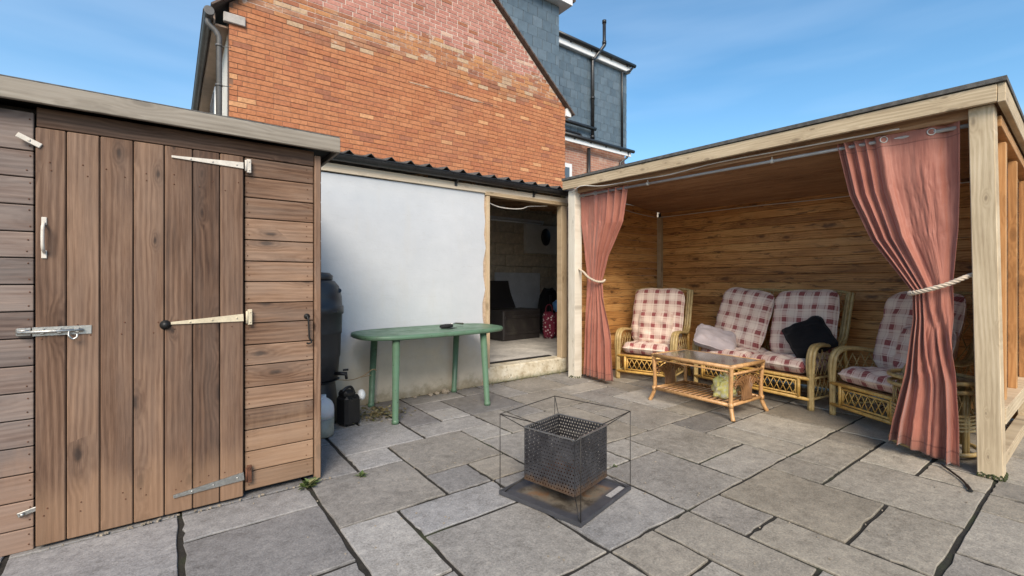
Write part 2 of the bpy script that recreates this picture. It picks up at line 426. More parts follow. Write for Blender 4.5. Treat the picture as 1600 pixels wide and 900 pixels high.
M_MORTARL = plain('pale_brick_mortar', (.56, .44, .37), .95, var=.3, scale=3)
def mk_bricktex():
    m = NT('far_brickwork'); p = m.pos(); s = m.sep(p)
    v = m.comb(m.math('ADD', s[0], s[1]), s[2], 0.0)
    bt = m.n('TexBrick', Scale=1.0, Mortar__Size=.006); bt.inputs['Brick Width'].default_value = .225; bt.inputs['Row Height'].default_value = .075
    m.set(bt.inputs['Vector'], v); m.set(bt.inputs['Color1'], (.42, .20, .13)); m.set(bt.inputs['Color2'], (.30, .14, .10)); m.set(bt.inputs['Mortar'], (.40, .33, .27))
    n = m.noise(p, 4, 5, .6)
    c = m.mix(m.math('MULTIPLY', m.ss(n, .5, .7), .5), bt.outputs['Color'], (.52, .42, .34))
    m.P(Base__Color=c, Roughness=.9); m.bump(bt.outputs['Fac'], -.4, .01); return m.m
M_FARBRICK = mk_bricktex()
def mk_slate():
    m = NT('blue_grey_slate'); r = m.rnd(); p = m.off(m.obj(), 31)
    n = m.noise(p, 5, 5, .6)
    c = m.ramp(r, [(0, (.085, .122, .155)), (.5, (.105, .147, .182)), (1, (.125, .168, .205))])
    c = m.mix(1.0, c, m.ramp(n, [(.3, (.82, .82, .82)), (.7, (1.15, 1.15, 1.15))]), 'MULTIPLY')
    m.P(Base__Color=c, Roughness=.55); m.bump(m.noise(p, 40, 4), .2, .004); return m.m
M_SLATE = mk_slate()
M_SLATEBACK = plain('slate_shadow_gap', (.025, .035, .045), .9, var=.2)
M_TILE = plain('concrete_roof_tile', (.115, .085, .068), .9, var=.35, scale=9)
M_CREAMWALL = plain('cream_render', (.74, .69, .60), .85, var=.08, scale=5, bump=.2)
M_SOFFIT = plain('faded_brown_soffit', (.42, .30, .22), .7, var=.15)
M_STONE = plain('grey_kneeler_stone', (.40, .37, .34), .9, var=.2, scale=14, bump=.4)
M_GLASSDK = plain('window_glass', (.10, .13, .16), .08, var=.1, bump=0)

def mk_plastic(name, c, rough=.45, dirt=.25, dc=(.09, .085, .06), sc_=6):
    m = NT(name); p = m.obj(); n = m.noise(p, sc_, 5, .65); f = m.noise(p, sc_*14, 3, .6)
    cc = m.mix(m.math('MULTIPLY', m.ss(n, .48, .72), dirt), c, dc)
    cc = m.mix(m.math('MULTIPLY', m.ss(m.noise(p, 48, 4, .6), .64, .70), min(.8, dirt*1.8)), cc, tuple(v*.4 for v in dc))
    m.P(Base__Color=cc, Roughness=m.ss(n, .3, .7, rough-.08, rough+.15)); m.bump(f, .08, .003); return m.m
M_GREEN = mk_plastic('green_garden_plastic', (.098, .178, .112), .42, .5, (.065, .085, .055))
M_BUTT = mk_plastic('black_butt_plastic', (.030, .031, .034), .42, .3, (.075, .07, .065), 4)
M_BLACKP = mk_plastic('black_can_plastic', (.014, .013, .013), .35, .2, (.05, .045, .04))
M_CAPW = mk_plastic('white_cap_plastic', (.80, .80, .78), .4, .1, (.5, .48, .42))
def mk_jug():
    m = NT('milky_plastic'); p = m.obj(); n = m.noise(p, 9, 4, .6)
    m.P(Base__Color=m.ramp(n, [(.3, (.66, .65, .66)), (.7, (.80, .79, .80))]), Roughness=.35, Subsurface__Weight=.25, Transmission__Weight=.25); return m.m
M_JUG = mk_jug()
M_LIQ = plain('murky_liquid', (.26, .25, .20), .35, var=.15, bump=0)
def mk_cane(name, lo, hi, mot):
    m = NT(name); p = m.obj(); n = m.noise(p, 14, 5, .7); f = m.noise(m.map(p, (60, 60, 8)), 1.0, 3, .6)
    v = m.math('ADD', m.math('MULTIPLY', n, .55), m.math('MULTIPLY', f, .45))
    c = m.ramp(v, [(.30, lo), (.62, hi)])
    c = m.mix(m.math('MULTIPLY', m.ss(m.noise(p, 33, 4, .65), .58, .72), mot), c, tuple(x*.35 for x in lo))
    m.P(Base__Color=c, Roughness=.42); m.b.inputs['Specular IOR Level'].default_value = .5
    m.bump(f, .25, .003); return m.m
M_CANE = mk_cane('honey_cane', (.38, .19, .035), (.76, .47, .13), .45)
M_CANEG = mk_cane('weathered_cane', (.24, .155, .055), (.50, .36, .155), .5)
M_CANEO = mk_cane('orange_cane', (.30, .135, .04), (.58, .34, .15), .55)
M_WICKER = mk_cane('brown_woven_cane', (.10, .045, .018), (.27, .135, .055), .4)
M_WICK2 = mk_cane('brown_slat_cane', (.17, .08, .03), (.42, .22, .09), .4)
def mk_plaid():
    m = NT('red_cream_plaid'); o = m.obj(); s = m.sep(o)
    def stripes(t, per, ph):
        a = m.math('FRACT', m.math('ADD', m.math('DIVIDE', t, per), ph))
        wide = m.math('MULTIPLY', m.ss(a, .06, .08), m.ss(a, .40, .42, 1, 0))
        b = m.math('FRACT', m.math('MULTIPLY', a, 13.0))
        inner = m.math('MULTIPLY', m.math('GREATER_THAN', b, .45), wide)
        t1 = m.math('MULTIPLY', m.ss(m.math('ABSOLUTE', m.math('SUBTRACT', a, .50)), .014, .02, 1, 0), .55)
        t2 = m.math('MULTIPLY', m.ss(m.math('ABSOLUTE', m.math('SUBTRACT', a, .90)), .014, .02, 1, 0), .55)
        return m.math('ADD', m.math('ADD', m.math('MULTIPLY', wide, .68), m.math('MULTIPLY', inner, .24)), m.math('ADD', t1, t2))
    u = stripes(s[0], .142, .31); v = stripes(s[1], .142, .12)
    cross = m.math('MULTIPLY', u, v)
    f = m.math('ADD', m.math('MULTIPLY', m.math('ADD', u, v), .45), m.math('MULTIPLY', cross, .55), clamp=True)
    fade = m.noise(o, 3, 4, .6)
    base = m.ramp(fade, [(.3, (.66, .515, .41)), (.7, (.79, .65, .535))])
    c = m.mix(f, base, m.mix(cross, (.38, .15, .135), (.20, .026, .030)))
    wv = m.noise(m.map(o, (420, 420, 420)), 1.0, 2)
    m.P(Base__Color=c, Roughness=.9, Sheen__Weight=.15); m.b.inputs['Specular IOR Level'].default_value = .15
    m.bump(wv, .2, .002); return m.m
M_PLAID = mk_plaid()
def mk_cloth(name, c, var=.2, rough=.85, sheen=.2, spec=.2):
    m = NT(name); p = m.obj(); n = m.noise(p, 5, 5, .6); w = m.noise(m.map(p, (300, 300, 300)), 1.0, 2); wr = m.noise(m.map(p, (18, 26, 9)), 1.0, 4, .6, .4)
    m.P(Base__Color=m.ramp(n, [(.3, tuple(x*(1-var) for x in c)), (.7, tuple(x*(1+var) for x in c))]), Roughness=rough, Sheen__Weight=sheen)
    m.b.inputs['Specular IOR Level'].default_value = spec
    m.bump(m.math('ADD', m.math('MULTIPLY', wr, 1.0), m.math('MULTIPLY', w, .08)), .35, .012); return m.m
M_CURT = mk_cloth('terracotta_curtain_cloth', (.335, .115, .082), .16, .5, .35, .35)
def mk_curtain():
    m = NT('terracotta_curtain_cloth'); uv = m.n('TexCoord').outputs['UV']; u, v = m.sep(uv)[:2]; p = m.obj()
    n = m.noise(p, 4, 5, .6); st_ = m.noise(m.comb(m.math('MULTIPLY', u, 60), m.math('MULTIPLY', v, 2.5), 0.0), 1.0, 4, .6)
    f = m.math('ADD', m.math('MULTIPLY', n, .5), m.math('MULTIPLY', st_, .5))
    c = m.ramp(f, [(.32, (.33, .112, .077)), (.5, (.41, .152, .105)), (.7, (.50, .21, .148))])
    def line(x, at, w): return m.ss(m.math('ABSOLUTE', m.math('SUBTRACT', x, at)), w*.6, w, 1, 0)
    hem = m.math('MAXIMUM', m.math('MAXIMUM', line(v, .962, .0026), line(u, .018, .003)), m.math('MAXIMUM', line(u, .982, .003), line(v, .052, .0022)))
    c = m.mix(m.math('MULTIPLY', hem, .55), c, (.13, .04, .03))
    c = m.mix(m.math('MULTIPLY', m.ss(m.math('ADD', v, m.math('MULTIPLY', m.math('SUBTRACT', n, .5), .12)), .93, 1.0), .5), c, (.14, .075, .055))
    wr = m.noise(m.map(p, (11, 15, 6)), 1.0, 4, .55, .5); wv = m.noise(m.map(p, (400, 400, 400)), 1.0, 2)
    m.P(Base__Color=c, Roughness=.45, Sheen__Weight=.3); m.b.inputs['Specular IOR Level'].default_value = .32
    m.bump(m.math('ADD', wr, m.math('MULTIPLY', wv, .10)), .5, .014)
    tr = m.n('BsdfTranslucent'); m.set(tr.inputs['Color'], c); mx = m.n('MixShader'); m.set(mx.inputs[0], .18)
    m.t.links.new(m.b.outputs[0], mx.inputs[1]); m.t.links.new(tr.outputs[0], mx.inputs[2]); m.t.links.new(mx.outputs[0], m.out.inputs['Surface'])
    return m.m
M_CURT = mk_curtain()
M_GREYCL = mk_cloth('mauve_grey_cloth', (.40, .34, .34), .12)
M_BLACKCL = mk_cloth('black_cloth', (.012, .011, .012), .2, .9, .1, .1)
M_MAROON = mk_cloth('maroon_cloth', (.16, .012, .03), .2)
M_BLUECL = mk_cloth('blue_cloth', (.07, .22, .48), .15)
M_ROPE = mk_cloth('cream_rope', (.56, .46, .35), .15)
def mk_floral():
    m = NT('floral_cloth'); p = m.obj(); vo = m.n('TexVoronoi', Scale=22.0); m.set(vo.inputs['Vector'], p)
    c = m.mix(m.ss(vo.outputs['Distance'], .25, .36, 1, 0), (.17, .012, .035), (.62, .55, .54)); m.P(Base__Color=c, Roughness=.85); return m.m
M_FLORAL = mk_floral()
def mk_glass(name, tint, rough=.03, alpha=.35):
    m = NT(name); p = m.obj(); n = m.noise(p, 7, 5, .6)
    m.P(Base__Color=tint, Roughness=m.ss(n, .3, .7, rough, rough+.12), Transmission__Weight=alpha, IOR=1.45); return m.m
M_TGLASS = mk_glass('dusty_table_glass', (.42, .40, .35), .06, .75)
def mk_bag():
    m = NT('yellow_plastic_film'); p = m.obj(); n = m.noise(p, 11, 4, .6)
    m.P(Base__Color=m.ramp(n, [(.38, (.76, .72, .52)), (.50, (.84, .74, .16)), (.62, (.86, .84, .74))]), Roughness=.28, Transmission__Weight=.2); m.bump(m.noise(p, 30, 4), .5, .01); return m.m
M_BAG = mk_bag()
def mk_burnt():
    m = NT('burnt_steel'); p = m.obj(); z = m.sep(p)[2]
    n = m.noise(p, 9, 5, .65); f = m.noise(p, 70, 4, .6)
    c = m.ramp(n, [(.3, (.055, .053, .058)), (.7, (.125, .120, .125))])
    e = m.math('ADD', z, m.math('MULTIPLY', m.math('SUBTRACT', m.noise(p, 16, 5, .7), .5), .14))
    c = m.mix(m.math('MULTIPLY', m.ss(e, .085, .135, 1, 0), .8), c, m.mix(f, (.10, .045, .022), (.32, .22, .14)))
    m.P(Base__Color=c, Roughness=m.ss(n, .3, .7, .38, .6), Metallic=.75); m.bump(f, .2, .003); return m.m
M_BURNT = mk_burnt()
def mk_tray():
    m = NT('heat_stained_tray'); p = m.obj(); s = m.sep(p)
    n = m.noise(p, 7, 6, .7); r = m.math('ADD', m.math('MAXIMUM', m.math('ABSOLUTE', s[0]), m.math('ABSOLUTE', s[1])), m.math('MULTIPLY', m.math('SUBTRACT', n, .5), .09))
    c = m.mix(m.ss(r, .175, .21, 1, 0), m.ramp(n, [(.3, (.055, .055, .062)), (.7, (.095, .095, .105))]), m.ramp(n, [(.38, (.075, .06, .045)), (.52, (.20, .17, .13)), (.66, (.24, .12, .055))]))
    m.P(Base__Color=c, Roughness=.55, Metallic=.35); m.bump(n, .3, .006); return m.m
M_TRAY = mk_tray()
M_WIRE = plain('dark_wire', (.045, .04, .036), .5, .6, .3, 30)
M_LABELPLATE = plain('worn_metal_label', (.50, .49, .47), .45, .4, .25, 60)
M_LEAF = NT('weed_leaf'); M_LEAF.P(Base__Color=M_LEAF.ramp(M_LEAF.math('FRACT', M_LEAF.math('ADD', M_LEAF.rnd(), M_LEAF.isl())), [(0, (.045, .075, .018)), (.6, (.09, .13, .035)), (1, (.16, .15, .055))]), Roughness=.6); M_LEAF = M_LEAF.m
M_DEAD = NT('dead_leaf'); M_DEAD.P(Base__Color=M_DEAD.ramp(M_DEAD.isl(), [(0, (.10, .075, .03)), (.5, (.20, .16, .07)), (.8, (.10, .11, .035)), (1, (.34, .29, .17))]), Roughness=.85); M_DEAD = M_DEAD.m
M_PEBBLE = plain('pale_rubble', (.30, .25, .19), .95, var=.3, scale=20, bump=.5)
M_TWIG = plain('dry_twig', (.26, .18, .10), .9, var=.3)
M_BRISTLE = plain('black_bristle', (.008, .008, .008), .8, var=.3, scale=120, bump=1.0, bscale=400)
M_CABLE = plain('pale_cable', (.60, .56, .50), .5, var=.1)
M_MOSS = plain('green_moss', (.045, .055, .016), .95, var=.45, scale=30, bump=.8)
M_GREYBOARD = plain('grey_white_board', (.50, .51, .54), .8, var=.12, scale=4)
M_DARKBOX = mk_plastic('dark_storage_plastic', (.030, .025, .024), .5, .3)

# ------------------------------------------------------------------ ground and paving
g = MB(); g.add([(-150, -150, -.06), (150, -150, -.06), (150, 150, -.06), (-150, 150, -.06)], [(0, 1, 2, 3)])
structure(link('ground', g.mesh('ground'), M_GROUND))
U, PX, PY = .3052, .647, 1.3565
pv = MB()
def jz(x, y): return -.0095+.002*math.sin(x*7)*math.cos(y*9)
pv.grid([[(PX+i*U, PY+j*U, jz(i, j)) for i in range(-14, 27)] for j in range(-16, 12)], False)
paving = structure(link('patio_paving', pv.mesh('patio_paving'), M_JOINT))
CELLS = [(1,3,6,8),(2,3,8,9),(1,2,8,9),(3,4,7,9),(3,4,9,10),(4,6,9,10),(6,7,9,10),(4,5,8,9),(4,5,7,8),(5,7,7,9),(3,5,6,7),(5,6,5,7),(4,5,5,6),
(2,4,4,6),(1,2,5,6),(0,1,5,7),(0,2,3,5),(2,3,3,4),(3,4,3,4),(1,3,2,3),(1,3,0,2),(0,1,1,3),(-2,0,4,5),(-2,0,2,4),(-4,-2,3,5),(-2,0,1,2),
(3,5,0,2),(5,7,0,2),(3,5,2,3),(4,6,3,5),(6,8,3,6),(6,7,2,3),(5,6,2,3),(6,7,6,7),(7,9,6,8),(8,9,5,6),(9,11,7,8),(9,10,5,7),(10,11,6,7),(10,12,4,6),
(10,12,3,4),(8,10,3,5),(9,11,2,3),(7,9,1,3),(7,9,0,1),(9,10,0,2),(10,12,0,2),(9,11,-1,0),(11,12,-1,0),(8,9,-1,0),(6,8,-2,0),(5,6,-1,0),(5,6,-3,-1),
(4,5,-2,0),(3,4,-1,0),(9,10,-4,-3),(7,9,-4,-3),(8,10,-3,-1),(6,8,-3,-2),(10,12,-2,-1),(10,11,-3,-2),(11,13,-4,-2),(10,11,-4,-3),
(7,8,8,10),(8,10,8,10),(10,12,8,10),(11,12,6,8),(11,13,2,3),(1,3,-2,0),(3,4,-3,-1),(4,5,-4,-2),(0,1,-1,1),(-1,0,-1,1),(-2,-1,-1,1),(-4,-2,1,3),(-5,-4,3,5),(-6,-5,3,5),
(0,1,7,10),(1,3,9,10),(5,6,9,10),(5,7,-4,-3),(1,3,-4,-2),(-4,-2,-1,1),(-6,-4,1,3),(10,12,-6,-4),(8,10,-5,-4),(-1,1,-3,-1),(12,14,-2,0),(12,14,0,2),(12,14,3,5),(12,14,5,7),(12,14,7,9),(14,16,-2,0),(14,16,0,2),(14,16,2,4),(14,16,4,6),(14,16,6,8),(13,14,2,3),(12,14,9,10),(14,16,8,10),(16,17,-2,2),(16,17,2,6),(16,17,6,10),(13,15,-4,-2),(15,17,-4,-2),(12,14,-6,-4),(14,16,-6,-4)]
occ = set(); keep = []
for c4 in CELLS:
    cs = {(i, j) for i in range(c4[0], c4[1]) for j in range(c4[2], c4[3])}
    if cs & occ: continue
    occ |= cs; keep.append(c4)
for i in range(-12, 24):                                            # the odd corners left over
    for j in range(-12, 10):
        if (i, j) not in occ:
            n = 2 if (i+1, j) not in occ and (i+1, j) not in occ else 1
            keep.append((i, i+n, j, j+1)); occ |= {(i+k, j) for k in range(n)}
_slab = {}
def slab_mesh(nx, ny, var):
    k = (nx, ny, var)
    if k in _slab: return _slab[k]
    rr = random.Random(nx*100+ny*10+var)
    w, h = nx*U-.022, ny*U-.019; pts = []
    cs = [(-w/2, -h/2), (w/2, -h/2), (w/2, h/2), (-w/2, h/2)]
    for e in range(4):
        a, b = cs[e], cs[(e+1) % 4]
        for t in (0, .17, .34, .5, .66, .83):
            j = .0042 if t else .0022
            ch = rr.uniform(.004, .008) if t and rr.random() < .10 else 0
            px_, py_ = a[0]+(b[0]-a[0])*t+rr.uniform(-j, j), a[1]+(b[1]-a[1])*t+rr.uniform(-j, j)
            pts.append((px_*(1-2*ch/w), py_*(1-2*ch/h)))
    n = len(pts); ins = lambda p, d: (p[0]*(1-2*d/w), p[1]*(1-2*d/h))
    vs = [(*ins(p, .0028), 0) for p in pts]+[(*p, -.0035) for p in pts]+[(*p, -.04) for p in pts]
    fs = [tuple(range(n))]
    for L in (0, 1):
        fs += [(L*n+i, (L+1)*n+i, (L+1)*n+(i+1) % n, L*n+(i+1) % n) for i in range(n)]
    mb = MB(); mb.add(vs, fs); _slab[k] = mb.mesh('paving_slab'); return _slab[k]
for n_, (i0, i1, j0, j1) in enumerate(keep):
    if j1 > 10: continue
    o = link('paving_slab', slab_mesh(i1-i0, j1-j0, n_ % 3), M_SLAB, paving, (PX+(i0+i1)/2*U, PY+(j0+j1)/2*U, random.uniform(-.002, .0015)))
    o.rotation_euler = (random.uniform(-.0025, .0025), random.uniform(-.0025, .0025), random.choice((0, math.pi))+random.uniform(-.003, .003))

# ------------------------------------------------------------------ garden shed
SY = 2.92
shed = thing('garden_shed', 'brown weathered timber shed with boarded door and overhanging flat roof', 'shed', (0, SY, 0))
w = MB(); w.box((-.45, .70, 1.0), (2.30, 1.34, 1.96))
part('wall', w, M_DARKBACK, shed)
LB = [1.96, 1.785, 1.666, 1.543, 1.423, 1.306, 1.186, 1.066, .946, .823, .704, .584, .462, .342, .222, .099, -.004]
for a, b in zip(LB[:-1], LB[1:]):
    plank('board', shed, (-1.052, .010, (a+b)/2), (1.12, a-b-.005, .02), 'x', M_SHED_L)
RB = [1.895, 1.789, 1.672, 1.555, 1.434, 1.315, 1.200, 1.079, .966, .844, .728, .604, .485, .367, .247, .134, .030]
for a, b in zip(RB[:-1], RB[1:]):
    plank('board', shed, (.510, .010, (a+b)/2), (.358, a-b-.005, .02), 'x', M_SHED_R)
plank('header_board', shed, (.105, .008, 1.942), (1.176, .088, .022), 'x', M_SHED)
plank('corner_trim', shed, (.711, .004, .985), (1.95, .034, .044), 'z', M_SHED_R)
for k in range(16):                                                  # cladding of the side that faces the water butt
    plank('board', shed, (.738, .70, .06+k*.121), (1.30, .116, .018), 'y', M_SHED)
rf = MB(); rf.box((-.45, .70, 2.035), (2.52, 1.52, .05), .004)
roof = part('roof', rf, M_DARKBACK, shed)
rt = MB(); rt.box((-.45, .70, 2.072), (2.545, 1.56, .016), .003); part('roof_felt', rt, M_FELT, roof)
plank('fascia', shed, (-.435, -.072, 2.028), (2.52, .088, .022), 'x', M_FASCIA)
plank('fascia', shed, (.818, .70, 2.028), (1.52, .088, .02), 'y', M_FASCIA)
door = bpy.data.objects.new('door', MB().box((-.082, .004, .955), (.80, .014, 1.86)).mesh('door')); col.objects.link(door); door.parent = shed
door.data.materials.append(M_DARKBACK)
DX = [-.485, -.384, -.269, -.147, -.026, .092, .211, .322]
for a, b in zip(DX[:-1], DX[1:]):
    plank('door_board', door, ((a+b)/2, -.013, .952), (1.876, b-a-.004, .02), 'z', M_SHED, .004)
def strap(x0, x1, z0, z1, w0, w1, mat, name='strap_hinge'):
    mb = MB(); y0, y1 = -.030, -.0235
    L = math.hypot(x1-x0, z1-z0); ux, uz = (x1-x0)/L, (z1-z0)/L; nx, nz = -uz, ux
    poly = [(x0+nx*w0, z0+nz*w0), (x0-nx*w0, z0-nz*w0), (x1-nx*w1, z1-nz*w1), (x1+nx*w1, z1+nz*w1)]
    mb.add([(p[0], y0, p[1]) for p in poly]+[(p[0], y1, p[1]) for p in poly], [(0, 1, 2, 3), (7, 6, 5, 4), (0, 4, 5, 1), (1, 5, 6, 2), (2, 6, 7, 3), (3, 7, 4, 0)])
    for t in (.25, .55, .9):
        mb.lathe([(.005, 0), (.0045, .003), (.001, .004)], 8, (x0+(x1-x0)*t, y0, z0+(z1-z0)*t), Matrix.Rotation(R(90), 3, 'X'))
    return part(name, mb, mat, door)
def leaf(x, z, hh, mat):
    mb = MB(); mb.box((x, -.020, z), (.022, .016, hh), .002)
    mb.tube([(x-.014, -.026, z-hh*.4), (x-.014, -.026, z+hh*.4)], .006, 8)
    for t in (-.32, .32): mb.lathe([(.004, 0), (.0036, .003), (.001, .004)], 8, (x+.001, -.028, z+hh*t), Matrix.Rotation(R(90), 3, 'X'))
    return part('hinge_plate', mb, mat, shed)
strap(.003, .320, 1.838, 1.840, .005, .017, M_PAINTW); leaf(.347, 1.842, .075, M_PAINTW)
strap(.000, .320, .988, 1.002, .006, .020, M_CREAMMETAL); leaf(.352, 1.003, .085, M_CREAMMETAL)
strap(.010, .322, .102, .128, .008, .022, M_STEEL); leaf(.350, .130, .095, M_RUST)
kb = MB(); kb.lathe([(.024, 0), (.024, .004), (.013, .008), (.012, .014), (.015, .017), (.014, .021), (.002, .023)], 16, (-.022, -.0235, .981), Matrix.Rotation(R(90), 3, 'X'))
part('knob', kb, M_BLACKIRON, door)
hd = MB()
for z in (1.472, 1.322): hd.box((-.455, -.026, z), (.018, .005, .036), .002)
hd.tube(catmull([(-.455, -.028, 1.462), (-.455, -.052, 1.445), (-.455, -.058, 1.397), (-.455, -.052, 1.35), (-.455, -.028, 1.332)], 5), .0065, 8)
part('pull_handle', hd, M_PAINTW, door)
bl = MB(); bl.box((-.395, -.025, .976), (.195, .004, .040), .001)
bl.tube([(-.535, -.036, .976), (-.325, -.036, .976)], .0075, 10)
for x in (-.46, -.405, -.345): bl.box((x, -.033, .976), (.018, .018, .024), .004)
bl.tube(catmull([(-.372, -.036, .976), (-.372, -.05, .955), (-.360, -.05, .938), (-.345, -.05, .945), (-.345, -.046, .96)], 4), .0045, 8)
part('bolt', bl, M_STEEL, door)
kp = MB(); kp.box((-.520, -.010, .976), (.050, .022, .036), .004); kp.tube([(-.54, -.012, .976), (-.50, -.012, .976)], .014, 10); part('bolt_keeper', kp, M_STEEL, shed)
tb = MB(); tb.box((0, 0, 0), (.085, .010, .022), .002, Matrix.Rotation(R(28), 3, 'Y')); tb.lathe([(.006, 0), (.004, .004)], 8, (0, -.005, 0), Matrix.Rotation(R(90), 3, 'X'))
part('turn_button', tb, M_PAINTW, shed, (-.502, -.026, 1.826))
ct = MB(); ct.box((-.505, -.008, .176), (.075, .008, .020), .002, Matrix.Rotation(R(-14), 3, 'Y')); ct.lathe([(.009, 0), (.007, .010), (.002, .012)], 10, (-.525, -.012, .170), Matrix.Rotation(R(90), 3, 'X'))
part('catch', ct, M_STEEL, shed)
hk = MB(); hk.lathe([(.017, 0), (.017, .003), (.008, .006), (.006, .018)], 14, (.652, -.001, .992), Matrix.Rotation(R(90), 3, 'X'))
hk.tube(catmull([(.652, -.016, .992), (.656, -.022, .97), (.660, -.022, .90), (.662, -.022, .862), (.672, -.022, .850), (.672, -.022, .835), (.655, -.022, .830), (.648, -.022, .836)], 4), .0048, 8)
part('cabin_hook', hk, M_BLACKIRON, shed)

nl = MB(); rr = random.Random(21)
def nail(x, z, y): nl.lathe([(.0034, 0), (.003, .0016), (.001, .002)], 6, (x+rr.uniform(-.006, .006), y, z+rr.uniform(-.008, .008)), Matrix.Rotation(R(90), 3, 'X'))
for a, b in zip(RB[:-1], RB[1:]):
    for x in (.345, .655):
        nail(x, a-.03, -.0005); nail(x, b+.03, -.0005)
for a, b in zip(LB[:-1], LB[1:]):
    nail(-.505, a-.03, -.0005); nail(-.508, b+.03, -.0005)
for a, b in zip(DX[:-1], DX[1:]):
    for z in (.14, .17, .95, 1.0, 1.70, 1.74):
        nail(a+(b-a)*rr.uniform(.2, .8), z, -.0235)
stuff(part('nail_heads', nl, M_RUST, shed))
# ------------------------------------------------------------------ outbuilding with the open doorway
GY = 4.40
ob = thing('outbuilding', 'white rendered lean-to outbuilding with open doorway and dark corrugated roof', 'outbuilding', (0, GY, 0))
rw = random.Random(3)
edge = [(2.905+rw.uniform(-.030, .018), z/14*2.22) for z in range(0, 15)]
poly = [(-1.3, 0), (2.86, 0)]+edge[1:]+[(2.92, 2.222), (-1.3, 2.20)]
wl = MB(); wl.prism([(p[0], p[1]) for p in poly], 0, .15, Matrix(((1, 0, 0), (0, 0, 1), (0, 1, 0))))
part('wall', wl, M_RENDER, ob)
mt = MB(); mt.prism([(2.86, 0.0), (2.955, 0.0)]+[(2.955, 2.2), (2.86, 2.2)], .004, .15, Matrix(((1, 0, 0), (0, 0, 1), (0, 1, 0))))
part('bare_mortar_edge', mt, plain('crumbled_mortar', (.42, .31, .215), .95, var=.35, scale=18, bump=.8), ob)
plank('door_jamb', ob, (2.946, .03, 1.195), (2.00, .045, .10), 'z', M_JAMB)
plank('door_jamb', ob, (4.155, .03, 1.205), (2.02, .095, .09), 'z', M_JAMB)
plank('lintel', ob, (3.575, .02, 2.222), (1.34, .045, .09), 'x', M_JAMB)
plank('eave_board', ob, (1.45, -.012, 2.262), (5.52, .078, .022), 'x', M_EAVE)
st = MB(); st.box((3.56, .085, .098), (1.30, .19, .20), .012); part('doorstep', st, M_STEP, ob)
sl2 = MB(); sl2.box((3.53, .215, .196), (1.16, .07, .020), .004); part('threshold', sl2, M_DARKBACK, ob)
fl = MB(); fl.box((3.4, 1.62, .10), (8.6, 2.74, .19)); part('floor', fl, M_FLOOR, ob)
for sb_ in (((7.62, 1.42, 1.25), (.12, 2.6, 2.5)), ((-1.24, 1.48, 1.2), (.12, 2.5, 2.4)), ((5.9, .10, 1.2), (3.3, .10, 2.4))): part('side_wall', MB().box(*sb_), M_BLOCK, ob)
# corrugated roof, ridges running down to the gutter
cp = []
for row, (yy, zz) in enumerate(((-.10, 2.395), (2.82, 2.80))):
    L = []; x = -1.35
    while x < 4.22:
        k = (x/.205) % 1.0
        L.append((x, yy, zz+(.040*max(0, 1-abs(k-.5)/.22)))); x += .0205
    cp.append(L)
cg = MB(); cg.grid(cp, False); cg.grid([[(p[0], p[1], p[2]-.006) for p in L] for L in cp], False, True)
a, b = cp[0], [(p[0], p[1], p[2]-.006) for p in cp[0]]; cg.grid([a, b], False, True)
part('corrugated_roof', cg, M_ROOFDARK, ob)
cg = MB(); cg.box((5.9, 1.40, 2.62), (3.4, 2.9, .04), 0, Matrix.Rotation(R(7.8), 3, 'X')); part('roof', cg, M_ROOFDARK, ob)
jo = MB()
for x in (2.2, 2.8, 3.4, 4.0, 4.6, 5.2, 5.8, 6.4, 7.0): jo.box((x, 1.42, 2.50), (.05, 2.72, .10), .003, Matrix.Rotation(R(7.8), 3, 'X'))
part('rafter', jo, M_CEIL, ob)
gp = []
for x in (-1.35, 4.20):
    gp.append([(x, -.075-.050*math.cos(t), 2.372-.058*math.sin(t)) for t in [math.pi*k/10 for k in range(11)]])
gt = MB(); gt.grid(gp, True); gt.grid([[(p[0], p[1]*.93-.005, p[2]+.004) for p in L] for L in gp], True, True)
gt.tube([(-1.35, -.125, 2.374), (4.2, -.125, 2.374)], .006, 8)
gutter = part('gutter', gt, M_GUTTER, ob)
for x in (1.0, 2.51, 3.62):
    bk = MB(); bk.box((x, -.060, 2.318), (.030, .060, .014), .002); bk.box((x, -.030, 2.285), (.030, .012, .06), .002)
    bk.prism([(-.10, 2.325), (-.026, 2.325), (-.026, 2.262)], x-.010, x+.010, Matrix(((0, 0, 1), (1, 0, 0), (0, 1, 0)))); part('gutter_bracket', bk, M_GUTTER, gutter)
# blockwork at the back of the outbuilding
bw = MB(); bw.box((4.9, 2.77, 1.3), (5.6, .10, 2.62)); back = part('back_wall', bw, M_BLKMORTAR, ob)
bm = MB().box((0, 0, 0), (.435, .03, .208), .006).mesh('block'); bh = MB().box((0, 0, 0), (.212, .03, .208), .006).mesh('block')
for r_ in range(12):
    x = 3.6+(.22 if r_ % 2 else 0)
    while x < 7.3:
        link('block', bm, M_BLOCK, back, (x, 2.705+random.uniform(-.003, .003), .30+r_*.2185)); x += .446
gb = MB(); gb.box((5.45, 2.66, .80), (1.10, .04, 1.15), .004); part('leaning_board', gb, M_GREYBOARD, ob)
pb = MB(); pb.box((6.02, 2.62, 2.05), (.86, .10, .58), .01); pnl = part('wall_panel', pb, plain('painted_panel', (.50, .48, .45), .8), ob)
ov = MB(); ov.lathe([(.15, 0), (.15, .03), (.12, .045), (.02, .05)], 24, (6.08, 2.57, 2.10), Matrix.Rotation(R(90), 3, 'X'), .75, 1.15); part('vent', ov, M_BLACKIRON, pnl)
tb = MB(); tb.box((5.10, 2.25, 2.34), (1.3, .06, .05), .006); tb.tube([(4.5, 2.22, 2.30), (5.7, 2.22, 2.30)], .02, 8); part('strip_light', tb, M_GREYBOARD, ob)

